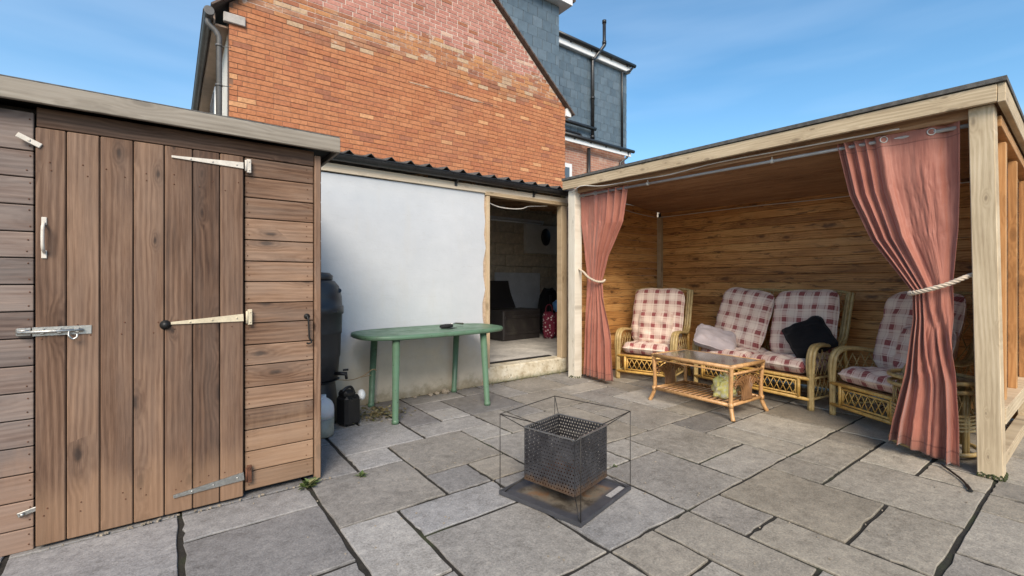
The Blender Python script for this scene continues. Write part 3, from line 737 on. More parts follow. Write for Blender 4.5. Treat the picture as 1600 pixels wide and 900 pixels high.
# ------------------------------------------------------------------ things inside the outbuilding
sb = thing('storage_box', 'dark plastic storage box with raised lid on outbuilding floor', 'storage box', (4.86, 6.45, .195), R(4))
b = MB(); b.box((0, 0, .26), (.86, .52, .52), .02); b.box((0, -.265, .40), (.80, .02, .05), .005); b.box((0, -.265, .12), (.80, .02, .05), .005); part('box_body', b, M_DARKBOX, sb)
ld = []
for i in range(7):
    t = i/6; ld.append([(x, .28+.10*math.sin(t*2.6), .52+t*.50) for x in (-.44, -.40, 0, .26-.10*t*t, .32-.14*t*t)])
l_ = MB(); l_.grid(ld, True); l_.grid([[(p[0], p[1]+.03, p[2]) for p in q] for q in ld], True, True); part('lid', l_, M_DARKBOX, sb)
br = MB(); br.tube([(4.86, 6.86, 1.06), (5.62, 6.86, .25)], .013, 8); bo = link('broom', br.mesh('broom'), M_TWIG)
tag(bo, 'thin broom handle leaning diagonally over the dark storage box', 'broom')
hb = MB(); hb.box((5.64, 6.86, .235), (.26, .06, .07), .01); part('broom_head', hb, M_BRISTLE, bo)
def blob(mb, c, s, seed, n=14, k=.12, e=2.4):
    rr = random.Random(seed); ph = [rr.uniform(0, 6.28) for _ in range(8)]
    rows = []
    for i in range(n+1):
        th = math.pi*i/n; L = []
        for j in range(2*n+1):
            f = 2*math.pi*(j % (2*n))/(2*n)
            d = Vector((math.sin(th)*math.cos(f), math.sin(th)*math.sin(f), math.cos(th)))
            m = (abs(d.x)**e+abs(d.y)**e+abs(d.z)**e)**(-1/e)
            m *= 1+k*(math.sin(3*d.x*2+ph[0])*math.sin(4*d.z+ph[1])+.5*math.sin(9*d.y+ph[2]+5*d.z)+.35*math.sin(14*d.x+ph[3]-6*d.y))
            L.append((c[0]+d.x*m*s[0], c[1]+d.y*m*s[1], c[2]+d.z*m*s[2]))
        rows.append(L)
    mb.grid(rows, True, True); return mb
rk = link('rucksack', blob(MB(), (0, 0, .44), (.21, .17, .44), 4, 14, .07).mesh('rucksack'), M_BLACKCL, None, (5.72, 6.46, .195)); tag(rk, 'black rucksack slumped upright inside the doorway beside the floral bag', 'rucksack')
rs = MB(); rs.tube(catmull([(-.1, -.16, .75), (-.15, -.22, .55), (-.14, -.2, .25)], 5), .018, 6); part('strap', rs, M_BLACKCL, rk)
fb = link('shopping_bag', blob(MB(), (0, 0, .235), (.105, .08, .235), 9, 14, .05, 4.0).mesh('shopping_bag'), M_FLORAL, None, (5.34, 6.03, .195)); tag(fb, 'maroon bag with white floral print standing inside the doorway', 'bag')
fb.rotation_euler = (0, 0, R(-30))
fh = MB(); fh.tube(catmull([(-.06, -.02, .44), (-.05, -.02, .56), (.0, -.02, .60), (.05, -.02, .56), (.06, -.02, .44)], 5), .009, 6); part('handle', fh, M_MAROON, fb)
bc = link('folded_cloth', blob(MB(), (0, 0, .565), (.10, .09, .11), 15, 12, .12).mesh('folded_cloth'), M_BLUECL, None, (5.56, 6.02, .195)); tag(bc, 'bright blue cloth bundled on top of bags inside the doorway', 'cloth')
bs = MB(); blob(bs, (0, 0, .23), (.11, .11, .23), 22, 12, .06); bs = link('bag', bs.mesh('bag'), M_MAROON, None, (5.565, 6.02, .195)); tag(bs, 'plain dark maroon bag under the blue cloth inside the doorway', 'bag')

# cable across the doorway
cb = MB(); cb.tube(catmull([(2.98, 4.46, 2.14), (3.15, 4.47, 2.10), (3.35, 4.47, 2.095), (3.5, 4.46, 2.11), (3.62, 4.46, 2.15), (3.80, 4.46, 2.17), (3.92, 4.46, 2.185)], 6), .007, 6)
cbo = link('cable', cb.mesh('cable'), M_CABLE); tag(cbo, 'pale cable sagging across the top of the open doorway', 'cable')

# ------------------------------------------------------------------ brick house with the gable
HY = 7.30
house = thing('brick_house', 'orange brick gable-ended house rising behind the white outbuilding', 'house', (0, HY, 0))
XL, XR, ZE, XA, ZA = .64, 6.94, 5.02, 3.79, 7.70
def ztop(x): return ZE+(ZA-ZE)*(1-abs(x-XA)/(XR-XA))
gw = MB()
def wallpoly(z0, z1, mat, name):
    xs = [XL, XA, XR]; poly = [(XL, z0), (XR, z0)]
    def xa(z): return XL+(z-ZE)/(ZA-ZE)*(XA-XL) if z > ZE else XL
    def xb(z): return XR-(z-ZE)/(ZA-ZE)*(XR-XA) if z > ZE else XR
    poly = [(xa(z0), z0), (xb(z0), z0)]
    if z0 < ZE < z1: poly.append((XR, ZE))
    if z1 >= ZA: poly.append((XA, ZA))
    else: poly += [(xb(z1), z1), (xa(z1), z1)]
    if z0 < ZE < z1: poly.append((XL, ZE))
    mb = MB(); mb.prism(poly, 0, .25, Matrix(((1, 0, 0), (0, 0, 1), (0, 1, 0)))); return part(name, mb, mat, house)
wallpoly(0, 5.10, M_MORTAR, 'gable_wall'); wallpoly(5.10, ZA, M_MORTARL, 'gable_wall')
bricks = []
for r_ in range(28, 104):
    z = r_*.0752+.0376
    lo_ = XL if z+.034 < ZE else XL+(z+.034-ZE)/(ZA-ZE)*(XA-XL)
    hi_ = XR if z+.034 < ZE else XR-(z+.034-ZE)/(ZA-ZE)*(XR-XA)
    if hi_-lo_ < .2: break
    x = XL-.01-(.1125 if r_ % 2 else 0)+(.056 if r_ % 7 == 3 else 0)
    while x < hi_:
        wv = .2155 if (r_*37+int(x*50)) % 11 else .1035
        gp_ = .004 if z > 5.45 else 0
        a, b_ = max(x, lo_)+gp_, min(x+wv, hi_)-gp_
        if b_-a > .03: bricks.append(((a+b_)/2, z, b_-a))
        x += wv+.0095
def bdist(q):
    d = math.cos(YAW)*q[0]+math.sin(YAW)*HY
    return d
def bvis(q):        # what the shed, the outbuilding and the frame leave in view
    d = bdist(q); py = 440-710*(q[1]-1.2)/d; px = 800+710*(math.sin(YAW)*q[0]-math.cos(YAW)*HY)/d
    lim = 214 if px < 530 else 240+(px-530)*.147
    return 0 < py < lim-2
bricks.sort(key=lambda q: (not bvis(q), bdist(q)/max(q[2], .1)))
_bk = {}
def bmat(q):
    wob = .10*math.sin(q[0]*2.1)+.05*math.sin(q[0]*5.3+1)
    if q[1] > 5.47+wob*.6: return 2
    if q[1] > 4.93+wob: return 1
    return 0
BM = [M_BRICK, M_BRICKM, M_BRICKP]
rest = [MB(), MB(), MB()]
for n_, q in enumerate(bricks):
    pr_ = random.uniform(.003, .008)
    if n_ < 300:
        k = round(q[2], 2)
        if k not in _bk: _bk[k] = MB().box((0, 0, 0), (k, .03, .0655), .003).mesh('brick')
        link('brick', _bk[k], BM[bmat(q)], house, (q[0], .015-pr_, q[1]))
    else: rest[bmat(q)].box((q[0], .015-pr_, q[1]), (q[2], .03, .0655 if bmat(q) < 2 else .060))
for mb, mt_ in zip(rest, BM): stuff(part('brickwork', mb, mt_, house))
ms = MB(); rr = random.Random(5)                                     # rough mortar scar left by an older roof
up = []; dn = []
for k in range(90):
    x = 3.25+k*.0215; a_ = Vector((x*3, 1, 2)); h_ = max(.002, .016+.030*NZ(a_*1.7)+.014*NZ(a_*6))*math.sin(math.pi*k/89)**.4
    up.append((x, -.010-.004*rr.random(), 4.625+h_)); dn.append((x, -.009-.004*rr.random(), 4.625-h_*rr.uniform(.6, 1.1)))
ms.grid([up, dn], True, True); ms.grid([[(p[0], .01, p[2]+.004) for p in up], up], True, True); ms.grid([dn, [(p[0], .01, p[2]-.004) for p in dn]], True, True)
part('mortar_scar', ms, plain('old_grey_mortar', (.42, .27, .18), .95, var=.4, scale=25, bump=1.0, bscale=80), house)
# roof, verge, eaves
rf = MB(); th = .10
for s_ in (-1, 1):
    xe = XA+s_*(XR-XA+.20); ze = ZA-(ZA-ZE)*(XR-XA+.20)/(XR-XA)
    y0, y1 = -.055, 8.0
    vs = [(XA, y0, ZA+.02), (xe, y0, ze+.02), (xe, y1, ze+.02), (XA, y1, ZA+.02), (XA, y0, ZA+.02+th), (xe, y0, ze+.02+th*.6), (xe, y1, ze+.02+th*.6), (XA, y1, ZA+.02+th)]
    fs = [(0, 1, 2, 3), (7, 6, 5, 4), (0, 4, 5, 1), (1, 5, 6, 2), (2, 6, 7, 3)]
    rf.add(vs, fs)
roof_ = part('roof', rf, M_TILE, house)
nt = 26
for s_ in (-1, 1):
    for i in range(nt):
        t0, t1 = i/nt, (i+1)/nt; L = XR-XA+.20
        x0, x1 = XA+s_*L*t0, XA+s_*L*t1; z0 = ZA-(ZA-ZE)*L*t0/(XR-XA); z1 = ZA-(ZA-ZE)*L*t1/(XR-XA)
        mb = MB(); ang = math.atan2(z1-z0, x1-x0)
        mb.box((0, 0, 0), (math.hypot(x1-x0, z1-z0)+.03, .12, .030), .004, Matrix.Rotation(-ang, 3, 'Y') @ Matrix.Rotation(R(2.5)*s_, 3, 'Y'))
        part('verge_tile', mb, M_TILE, roof_, ((x0+x1)/2, -.045, (z0+z1)/2+.045))
swl = MB(); swl.box((XL+.125, 4.1, 2.45), (.25, 7.68, 4.9)); part('side_wall', swl, M_CREAMWALL, house)
fw2 = MB()
for y_ in (2.6, 5.4): 
    f_ = MB(); f_.box((XL-.012, y_, 4.0), (.05, 1.1, 1.15), .006); f_ = part('window', f_, M_WHITEPVC, house)
    p_ = MB(); p_.box((XL-.04, y_, 4.0), (.012, .95, 1.0)); part('pane', p_, M_GLASSDK, f_)
sf = MB(); sf.box((XL-.085, 4.05, 4.72), (.165, 7.9, .025)); part('soffit', sf, M_SOFFIT, house)
fc = MB(); fc.box((XL-.165, 4.05, 4.79), (.022, 7.9, .16), .002); part('fascia', fc, M_SOFFIT, house)
gp = [[(XL-.235-.058*math.cos(t), y_, 4.80-.062*math.sin(t)) for t in [math.pi*k/10 for k in range(11)]] for y_ in (-.07, 7.9)]
gm = MB(); gm.grid(gp, True, True); gm.grid([[(p[0], p[1], p[2]+.005) for p in q] for q in gp], True)
gm.lathe([(.060, 0), (.060, .012)], 16, (XL-.235, -.075, 4.80), Matrix.Rotation(R(-90), 3, 'X')); gm.tube([(XL-.295, -.07, 4.80), (XL-.295, 7.9, 4.80)], .007, 8); part('gutter', gm, M_GREYGUT, house)
dp = MB(); dp.tube(catmull([(XL-.235, .06, 4.74), (XL-.232, .06, 4.68), (XL-.15, .05, 4.60), (XL-.115, .05, 4.53)], 4)+[Vector((XL-.115, .05, 0))], .036, 12)
for z in (3.86, 4.40, 2.6): dp.tube([(XL-.115, .05, z), (XL-.115, .05, z+.03)], .042, 12); dp.tube([(XL-.10, .04, z+.01), (XL+.02, -.01, z+.01)], .006, 6)
part('downpipe', dp, M_GREYGUT, house)
kn = MB(); kn.box((XL+.06, -.012, 4.80), (.26, .06, .13), .008); part('kneeler_stone', kn, M_STONE, house)
eb = MB(); eb.prism([(XR+.005, 4.84), (XR+.15, 4.84), (XR+.15, 4.98), (XR+.08, 5.03), (XR+.005, 5.00)], -.04, .5, Matrix(((1, 0, 0), (0, 0, 1), (0, 1, 0)))); part('eave_end', eb, M_WHITEPVC, house)
el = MB(); el.tube([(XR+.19, -.05, 4.93), (XR+.19, 3, 4.93)], .045, 10); part('gutter', el, M_GUTTER, house)

# ------------------------------------------------------------------ slate-hung neighbouring house
nb = thing('slate_hung_house', 'tall house clad in blue grey slates behind the brick gable', 'house', (0, 8.5, 0))
w = MB(); w.box((5.6, 1.3, 4.1), (4.50, 2.6, 8.1)); part('upper_block', w, M_SLATEBACK, nb)
w = MB(); w.box((9.9, 3.0, 2.6), (4.88, 3.0, 5.2)); w.box((9.9, 3.02, 6.9), (4.84, 2.96, 3.4)); part('brick_wall', w, M_FARBRICK, nb)
sm_ = MB().box((0, 0, 0), (.288, .014, .243), .003).mesh('slate_tile')
def slates(x0, x1, z0, z1, y, cond):
    r_ = 0; z = z0
    while z < z1:
        x = x0-(.15 if r_ % 2 else 0)
        while x < x1:
            if cond(x+.15, z): 
                a, b_ = max(x, x0), min(x+.3, x1)
                if b_-a > .05:
                    me = sm_ if b_-a > .29 else MB().box((0, 0, 0), (b_-a-.010, .014, .243), .003).mesh('slate_tile')
                    link('slate_tile', me, M_SLATE, nb, ((a+b_)/2, y-random.uniform(0, .003), z+.125)).rotation_euler = (R(2.2), 0, random.uniform(-.004, .004))
            x += .3
        z += .25; r_ += 1
slates(4.6, 7.86, 4.90, 8.13, -.012, lambda x, z: z > 4.98+(7.2-x)*.80)
w = MB(); w.box((10.75, 1.51, 6.88), (3.16, .06, 2.70)); part('cladding_back', w, M_SLATEBACK, nb)
slates(8.95, 12.33, 5.55, 8.2, 1.47, lambda x, z: True)
w = MB(); w.box((6.0, 1.1, 8.26), (4.22, 2.7, .20), .004); part('fascia', w, M_WHITEPVC, nb)
w = MB(); w.box((6.02, 1.1, 8.40), (4.26, 2.8, .10), .01); w.tube([(8.17, -.25, 8.33), (8.17, 2.4, 8.33)], .055, 10); part('roof', w, M_TILE, nb)
w = MB(); w.box((10.6, 1.36, 8.33), (3.60, .03, .19), .004); w.box((10.6, 1.44, 8.235), (3.60, .16, .02)); part('fascia', w, M_WHITEPVC, nb)
w = MB(); w.box((10.6, 2.9, 8.46), (3.64, 3.1, .06)); part('roof', w, M_TILE, nb)
w = MB(); w.tube([(8.7, 1.29, 8.47), (12.55, 1.29, 8.47)], .062, 12)
for x in (9.6, 10.5, 11.4, 12.2): w.box((x, 1.33, 8.44), (.05, .1, .12), .004)
part('gutter', w, M_GUTTER, nb)
w = MB(); w.box((10.65, 1.32, 5.46), (3.4, .05, .16), .004); part('fascia', w, M_WHITEPVC, nb)
w = MB(); w.tube([(8.9, 1.26, 5.56), (12.45, 1.26, 5.56)], .055, 10)
for x in (9.7, 10.4, 11.1, 11.8): w.box((x, 1.30, 5.53), (.05, .08, .1), .004)
part('gutter', w, M_GUTTER, nb)
w = MB(); w.tube([(10.95, 1.23, 9.40), (10.95, 1.23, 8.66), (10.56, 1.36, 8.10), (10.56, 1.36, 5.62)], .055, 12); w.tube([(10.43, 1.40, 5.36), (10.43, 1.40, 3.0)], .055, 12)
for z in (9.36, 8.70, 8.12, 6.9, 5.68): w.tube([(10.95 if z > 8.5 else 10.56, 1.23 if z > 8.5 else 1.36, z), (10.95 if z > 8.5 else 10.56, 1.23 if z > 8.5 else 1.36, z+.09)], .068, 12)
part('soil_pipe', w, M_GUTTER, nb)
w = MB(); w.tube([(9.0, 1.33, 5.98), (10.66, 1.33, 5.98)], .055, 12); w.tube(catmull([(9.0, 1.34, 5.70), (9.9, 1.34, 5.70), (10.02, 1.34, 5.66), (10.10, 1.34, 5.56)], 4), .035, 10); part('waste_pipe', w, M_GUTTER, nb)
w = MB(); w.tube([(12.45, 1.29, 8.42), (12.35, 1.33, 8.28), (12.02, 1.40, 8.16), (12.02, 1.40, 5.62)], .038, 10); w.tube([(12.20, 1.30, 5.52), (12.20, 1.34, 5.35), (11.95, 1.42, 5.15), (11.95, 1.42, 4.0)], .038, 10); part('downpipe', w, M_GUTTER, nb)
w = MB(); w.box((9.52, 1.49, 4.40), (.50, .05, .75), .006); wn_ = part('window', w, M_WHITEPVC, nb); w = MB(); w.box((9.50, 1.462, 4.40), (.30, .02, .50)); part('pane', w, M_GLASSDK, wn_)

# ------------------------------------------------------------------ timber shelter
SX = 3.985
sh = thing('garden_shelter', 'open-fronted timber shelter with flat felt roof, pale posts and boarded walls', 'shelter', (SX, 0, 0))
def shz(y): return 2.272+.0205*(y-.4)          # underside of the front fascia
plank('post', sh, (.062, 4.075, 1.165), (2.33, .118, .124), 'zx', M_PALER, .004)
plank('post', sh, (.058, .484, 1.14), (2.28, .112, .118), 'zx', M_PALE, .004, Matrix.Rotation(R(-1.0), 3, 'X'))
tilt = Matrix.Rotation(math.atan(.0205), 3, 'X')
plank('fascia', sh, (-.035, 2.3075, shz(2.3075)+.054), (3.755, .105, .034), 'y', M_PALE, .003, tilt)
plank('fascia', sh, (.90, .412, shz(.4)-.02), (1.90, .115, .034), 'x', M_PALE, .003, Matrix.Rotation(R(4.4), 3, 'Y'))
plank('front_beam', sh, (.072, 2.27, shz(2.27)-.012), (3.50, .07, .05), 'y', M_CEIL, .003, tilt)
# roof deck, sloping back
def roofpt(x, y, up): return (x, y, shz(y)+.075-x*.078+up)
rv = [roofpt(x, y, u) for u in (0, .02) for (x, y) in ((-.018, .432), (1.95, .432), (1.95, 4.17), (-.018, 4.17))]
rd = MB(); rd.add(rv, [(3, 2, 1, 0), (4, 5, 6, 7), (0, 1, 5, 4), (1, 2, 6, 5), (2, 3, 7, 6), (3, 0, 4, 7)]); 
deck = part('roof', rd, M_CEIL, sh)
fv = [roofpt(x, y, u) for u in (.034, .062) for (x, y) in ((-.062, .388), (2.0, .388), (2.0, 4.19), (-.062, 4.19))]
fd = MB(); fd.add(fv, [(3, 2, 1, 0), (4, 5, 6, 7), (0, 1, 5, 4), (1, 2, 6, 5), (2, 3, 7, 6), (3, 0, 4, 7)]); part('roof_felt', fd, M_FELT, deck)
for k in range(13):                                                  # underside boards, running with the front
    x = .14+k*.135
    p0 = Vector((x, 2.28, shz(2.28)+.022-.083*x))
    plank('ceiling_board', deck, p0, (3.56, .131, .016), 'yf', M_CEIL, .003, tilt @ Matrix.Rotation(math.atan(.083), 3, 'Y'))
BXW = 1.83
bkw = MB(); bkw.box((BXW+.025, 2.27, 1.12), (.02, 3.7, 2.2)); part('back_wall', bkw, M_DARKBACK, sh)
for k in range(24):
    z = .065+k*.098
    if z < 2.28: plank('cladding_board', sh, (BXW, 2.27, z), (3.58, .0955, .02), 'y', M_STAIN, .004)
for k in range(23):
    z = .065+k*.098
    L = 1.60
    if z < 2.34: plank('cladding_board', sh, (.97, 4.095, z), (L, .0955, .02), 'x', M_STAIN, .004)
plank('corner_stud', sh, (BXW-.043, 4.050, 1.07), (2.14, .062, .062), 'z', M_JAMB)
# right-hand wall: boards inside, studs and rails showing outside
for k in range(18):
    z = .46+k*.098
    if z < 2.16: plank('cladding_board', sh, (1.0, .500, z), (1.66, .0955, .018), 'x', M_STAIN, .004)
plank('stud', sh, (.435, .462, 1.27), (1.70, .045, .060), 'zx', M_ORANGE)
plank('stud', sh, (.97, .462, 1.25), (1.66, .045, .060), 'zx', M_ORANGE)
plank('stud', sh, (1.60, .462, 1.22), (1.60, .045, .060), 'zx', M_ORANGE)
plank('top_rail', sh, (1.0, .462, 2.135), (1.72, .07, .06), 'x', M_ORANGE, .003, Matrix.Rotation(R(4.4), 3, 'Y'))
plank('bottom_rail', sh, (1.0, .452, .37), (1.76, .10, .085), 'x', M_PALE)
plank('sole_plate', sh, (1.0, .470, .04), (1.76, .08, .07), 'x', M_PALE)
plank('post', sh, (1.80, .462, 1.06), (2.12, .09, .09), 'zx', M_PALE)
# curtain pole and its clips, wiring
pole = MB(); pole.tube([(.075, 4.00, 2.262), (.075, .53, 2.192)], .0135, 10)
po = part('curtain_pole', pole, plain('grey_pole', (.36, .35, .34), .4, .3, .15, 9), sh)
for y in (3.0, 1.75): 
    m_ = MB(); m_.tube([(.075, y, 2.20+.0195*(y-.5)), (.075, y, 2.27+.0195*(y-.5))], .006, 6); m_.tube([(.075, y-.012, 2.192+.0202*(y-.53)), (.075, y+.012, 2.192+.0202*(y-.53))], .018, 10); part('pole_clip', m_, M_CABLE, po)
wr = MB(); wr.tube(catmull([(-.020, 4.05, 2.30), (-.055, 3.85, 2.345), (-.022, 3.55, 2.30), (.02, 3.1, 2.292), (.02, 2.7, 2.275), (.02, 2.2, 2.29), (.02, 1.5, 2.268), (.02, .9, 2.25)], 6), .0055, 6)
wr.tube(catmull([(.25, 4.07, 2.29), (.7, 4.075, 2.235), (1.2, 4.075, 2.17), (1.62, 4.07, 2.145), (BXW-.025, 4.03, 2.15), (BXW-.02, 3.3, 2.143), (BXW-.02, 2.7, 2.138), (BXW-.02, 2.0, 2.118), (BXW-.02, 1.2, 2.11), (BXW-.02, .6, 2.10)], 6), .0055, 6)
part('wiring', wr, M_CABLE, sh)

# ------------------------------------------------------------------ curtains
from mathutils.noise import noise as NZ
def lerp_tab(tab, v):
    for (a, *p), (b, *q) in zip(tab[:-1], tab[1:]):
        if v <= b:
            t = (v-a)/(b-a) if b > a else 0; t = max(0, min(1, t)); t = t*t*(3-2*t)*.5+t*.5
            return [x+(y-x)*t for x, y in zip(p, q)]
    return tab[-1][1:]
def curtain(label, tab, ztop, pleat, x0, seed, hang=0.0):
    """tab rows: v, left y, right y, z of left edge, z of right edge, fold depth"""
    rr = random.Random(seed); NU, NV = 200, 96; rows = []
    for i in range(NV+1):
        v = i/NV; yl, yr, zl, zr, amp = lerp_tab(tab, v); L = []
        for j in range(NU+1):
            u = j/NU; ph = pleat(u)
            vb = max(0, min(1, (v-.5)/.32)); vb = vb*vb*(3-2*vb)
            ph = ph*(1-vb)+(u*4.6+.25*math.sin(5*u))*vb
            s1 = math.sin(2*math.pi*ph); s2 = math.sin(2*math.pi*(ph*1.63+.3)+v*2.6+.8*math.sin(4*u+3*v))
            crumple = .016*NZ(Vector((u*9, v*5, seed)))+.006*NZ(Vector((u*24, v*17, seed+4)))+.003*NZ(Vector((u*50, v*42, seed+9)))
            tri = (2/math.pi)*math.asin(max(-1, min(1, s1*.98)))
            am = .75+.45*math.sin(5.3*u+seed)+.30*math.sin(11*u+2.1*v+seed*2)+.15*math.sin(23*u-5*v)
            depth = amp*am*(tri*.7+.3*s1)+amp*.35*s2*min(1, v*2)+crumple*min(1, .25+v*3)*(.45+amp*14)
            y = yl+(yr-yl)*u+.25*amp*math.cos(2*math.pi*ph)
            z = zl+(zr-zl)*u+.010*math.sin(2*math.pi*ph)*(v < .02)
            L.append((x0+depth, y, z))
        rows.append(L)
    mb = MB(); mb.grid(rows, True)
    cme = mb.mesh('curtain'); ul = cme.uv_layers.new(name='UVMap')
    for lp in cme.loops: ul.data[lp.index].uv = ((lp.vertex_index % (NU+1))/NU, (lp.vertex_index//(NU+1))/NV)
    o = link('curtain', cme, M_CURT); tag(o, label, 'curtain', 'curtains on the shelter pole')
    md = o.modifiers.new('thick', 'SOLIDIFY'); md.thickness = .003
    return o, rows
def plL(u): return u*1.3 if u < .28 else .364+(u-.28)*6.6
TL = [(0, 4.00, 3.27, 2.315, 2.275, .030), (.25, 3.98, 3.34, 1.90, 1.88, .030), (.42, 3.92, 3.55, 1.55, 1.50, .020), (.535, 3.885, 3.64, 1.27, 1.22, .012), (.62, 3.885, 3.62, 1.03, 1.0, .018), (.8, 3.91, 3.53, .57, .55, .030), (1, 3.93, 3.50, .055, .045, .036)]
cuL, rowsL = curtain('terracotta curtain tied back at the left post beside the doorway', TL, 0, plL, SX+.085, 3)
def plR(u): return (u*10.5 if u < .34 else 3.57+(u-.34)*3.0)
TR = [(0, 1.27, .612, 2.245, 2.232, .036), (.2, 1.19, .612, 1.84, 1.84, .034), (.36, 1.06, .620, 1.50, 1.52, .030), (.50, .835, .640, 1.13, 1.19, .014), (.58, .83, .640, .95, 1.0, .020), (.75, .87, .632, .56, .60, .034), (.90, .935, .615, .23, .25, .040), (1, .955, .615, .085, .010, .042)]
cuR, rowsR = curtain('large terracotta curtain draped and tied back beside the right post', TR, 0, plR, SX+.060, 8)
for cu, rows, us in ((cuL, rowsL, (.10, .40)), (cuR, rowsR, (.47, .86))):
    for u in us:
        k = int(u*200); k += max(range(-9, 10), key=lambda q: -rows[3][k+q][0]); p = Vector(rows[3][k]); a = Vector(rows[3][k+2])-Vector(rows[3][k-2]); a.normalize(); up_ = Vector((0, 0, 1)); e = MB()
        c_ = Vector((p.x-.004, p.y, 2.192+.0202*(p.y-.53)))
        e.tube([c_+a*.021*math.cos(t)+up_*.021*math.sin(t) for t in [2*math.pi*q/18 for q in range(18)]], .0042, 6, True); part('eyelet', e, M_STEEL, cu)
def rope(label, pts, r=.013):
    P = catmull(pts, 10); mb = MB()
    for s_ in range(3):
        q = []
        for i, p in enumerate(P):
            t = (P[min(i+1, len(P)-1)]-P[max(i-1, 0)]).normalized(); n_ = t.cross(Vector((1, 0, .2))).normalized(); b_ = t.cross(n_)
            a = i*.75+s_*2.094; q.append(p+(n_*math.cos(a)+b_*math.sin(a))*r*.62)
        mb.tube(q, r*.66, 6)
    o = link('tieback_rope', mb.mesh('tieback_rope'), M_ROPE); return tag(o, label, 'rope', 'curtain tie ropes')
rope('short cream twisted rope round the narrow left curtain', [(SX+.07, 4.02, 1.36), (SX+.045, 3.91, 1.315), (SX+.03, 3.82, 1.255), (SX+.035, 3.70, 1.205), (SX+.07, 3.625, 1.20), (SX+.11, 3.63, 1.22)], .011)
rope('long cream twisted rope tying the right curtain to the post', [(SX+.075, .52, 1.255), (SX+.02, .58, 1.225), (SX+.005, .65, 1.185), (SX+.005, .74, 1.15), (SX+.02, .82, 1.125), (SX+.07, .855, 1.12), (SX+.11, .84, 1.14)], .0125)

# ------------------------------------------------------------------ cane suite
def lattice(mb, O, Ux, Uy, w, h, sp, r=.004, n=5):
    """crossed strips inside a w x h panel with origin O and unit axes"""
    O, Ux, Uy = Vector(O), Vector(Ux), Vector(Uy); k = 1.9
    for sgn in (1, -1):
        c = -h/k
        while c < w+h/k:
            # x = c + sgn*y/k
            pts = []
            y0, y1 = 0.0, h
            xa, xb = c, c+sgn*h/k
            def clipx(xa, ya, xb, yb):
                if xa > xb: xa, ya, xb, yb = xb, yb, xa, ya
                if xb <= 0 or xa >= w: return None
                if xa < 0: ya += (0-xa)/(xb-xa)*(yb-ya); xa = 0
                if xb > w: yb -= (xb-w)/(xb-xa)*(yb-ya) if xb != xa else 0; xb = w
                return xa, ya, xb, yb
            q = clipx(xa, y0, xb, y1)
            if q and math.hypot(q[2]-q[0], q[3]-q[1]) > .03:
                off = Ux.cross(Uy)*(.003*sgn)
                mb.tube([O+Ux*q[0]+Uy*q[1]+off, O+Ux*q[2]+Uy*q[3]+off], r, n)
            c += sp
def cushion(w, h, t, seed, corner=5.0, sag=.0):
    """plump box cushion in local XY, thickness on Z"""
    rr = random.Random(seed); ph = [rr.uniform(0, 6.3) for _ in range(8)]; n = 22; mb = MB()
    for sgn in (1, -1):
        rows = []
        for i in range(n+1):
            L = []
            for j in range(n+1):
                a = -1+2*i/n; b = -1+2*j/n
                a = math.copysign(abs(a)**.85, a); b = math.copysign(abs(b)**.85, b)
                # square to rounded square
                m = max(abs(a), abs(b)); l = (abs(a)**corner+abs(b)**corner)**(1/corner) or 1
                k = m/l if l > 0 else 1
                x, y = a*k, b*k
                e = max(0.0, 1-m**5.5)**.5
                wr = .012*math.sin(6*x+ph[0]+2*y)*math.sin(5*y+ph[1])+.006*math.sin(15*x*y+ph[2])+.004*math.sin(19*y+ph[3]+4*x)
                z = sgn*(t/2)*(.16+.84*e)*(1 if m < .999 else 1)+(wr*e if sgn > 0 else 0)-sag*(1-x*x)*(1-y*y)
                if m >= .9999: z = 0
                L.append((x*w/2+.003*math.sin(9*y+ph[4]), y*h/2+.004*math.sin(8*x+ph[5]), z))
            rows.append(L)
        mb.grid(rows, True, sgn > 0)
        if sgn > 0:
            lp_ = [rows[0][j] for j in range(n)]+[rows[i][n] for i in range(n)]+[rows[n][n-j] for j in range(n)]+[rows[n-i][0] for i in range(n)]
            mb.tube(lp_, .0055, 6, True)
    return mb
def rotmat(rx, ry, rz): return Matrix.Rotation(rz, 3, 'Z') @ Matrix.Rotation(ry, 3, 'Y') @ Matrix.Rotation(rx, 3, 'X')
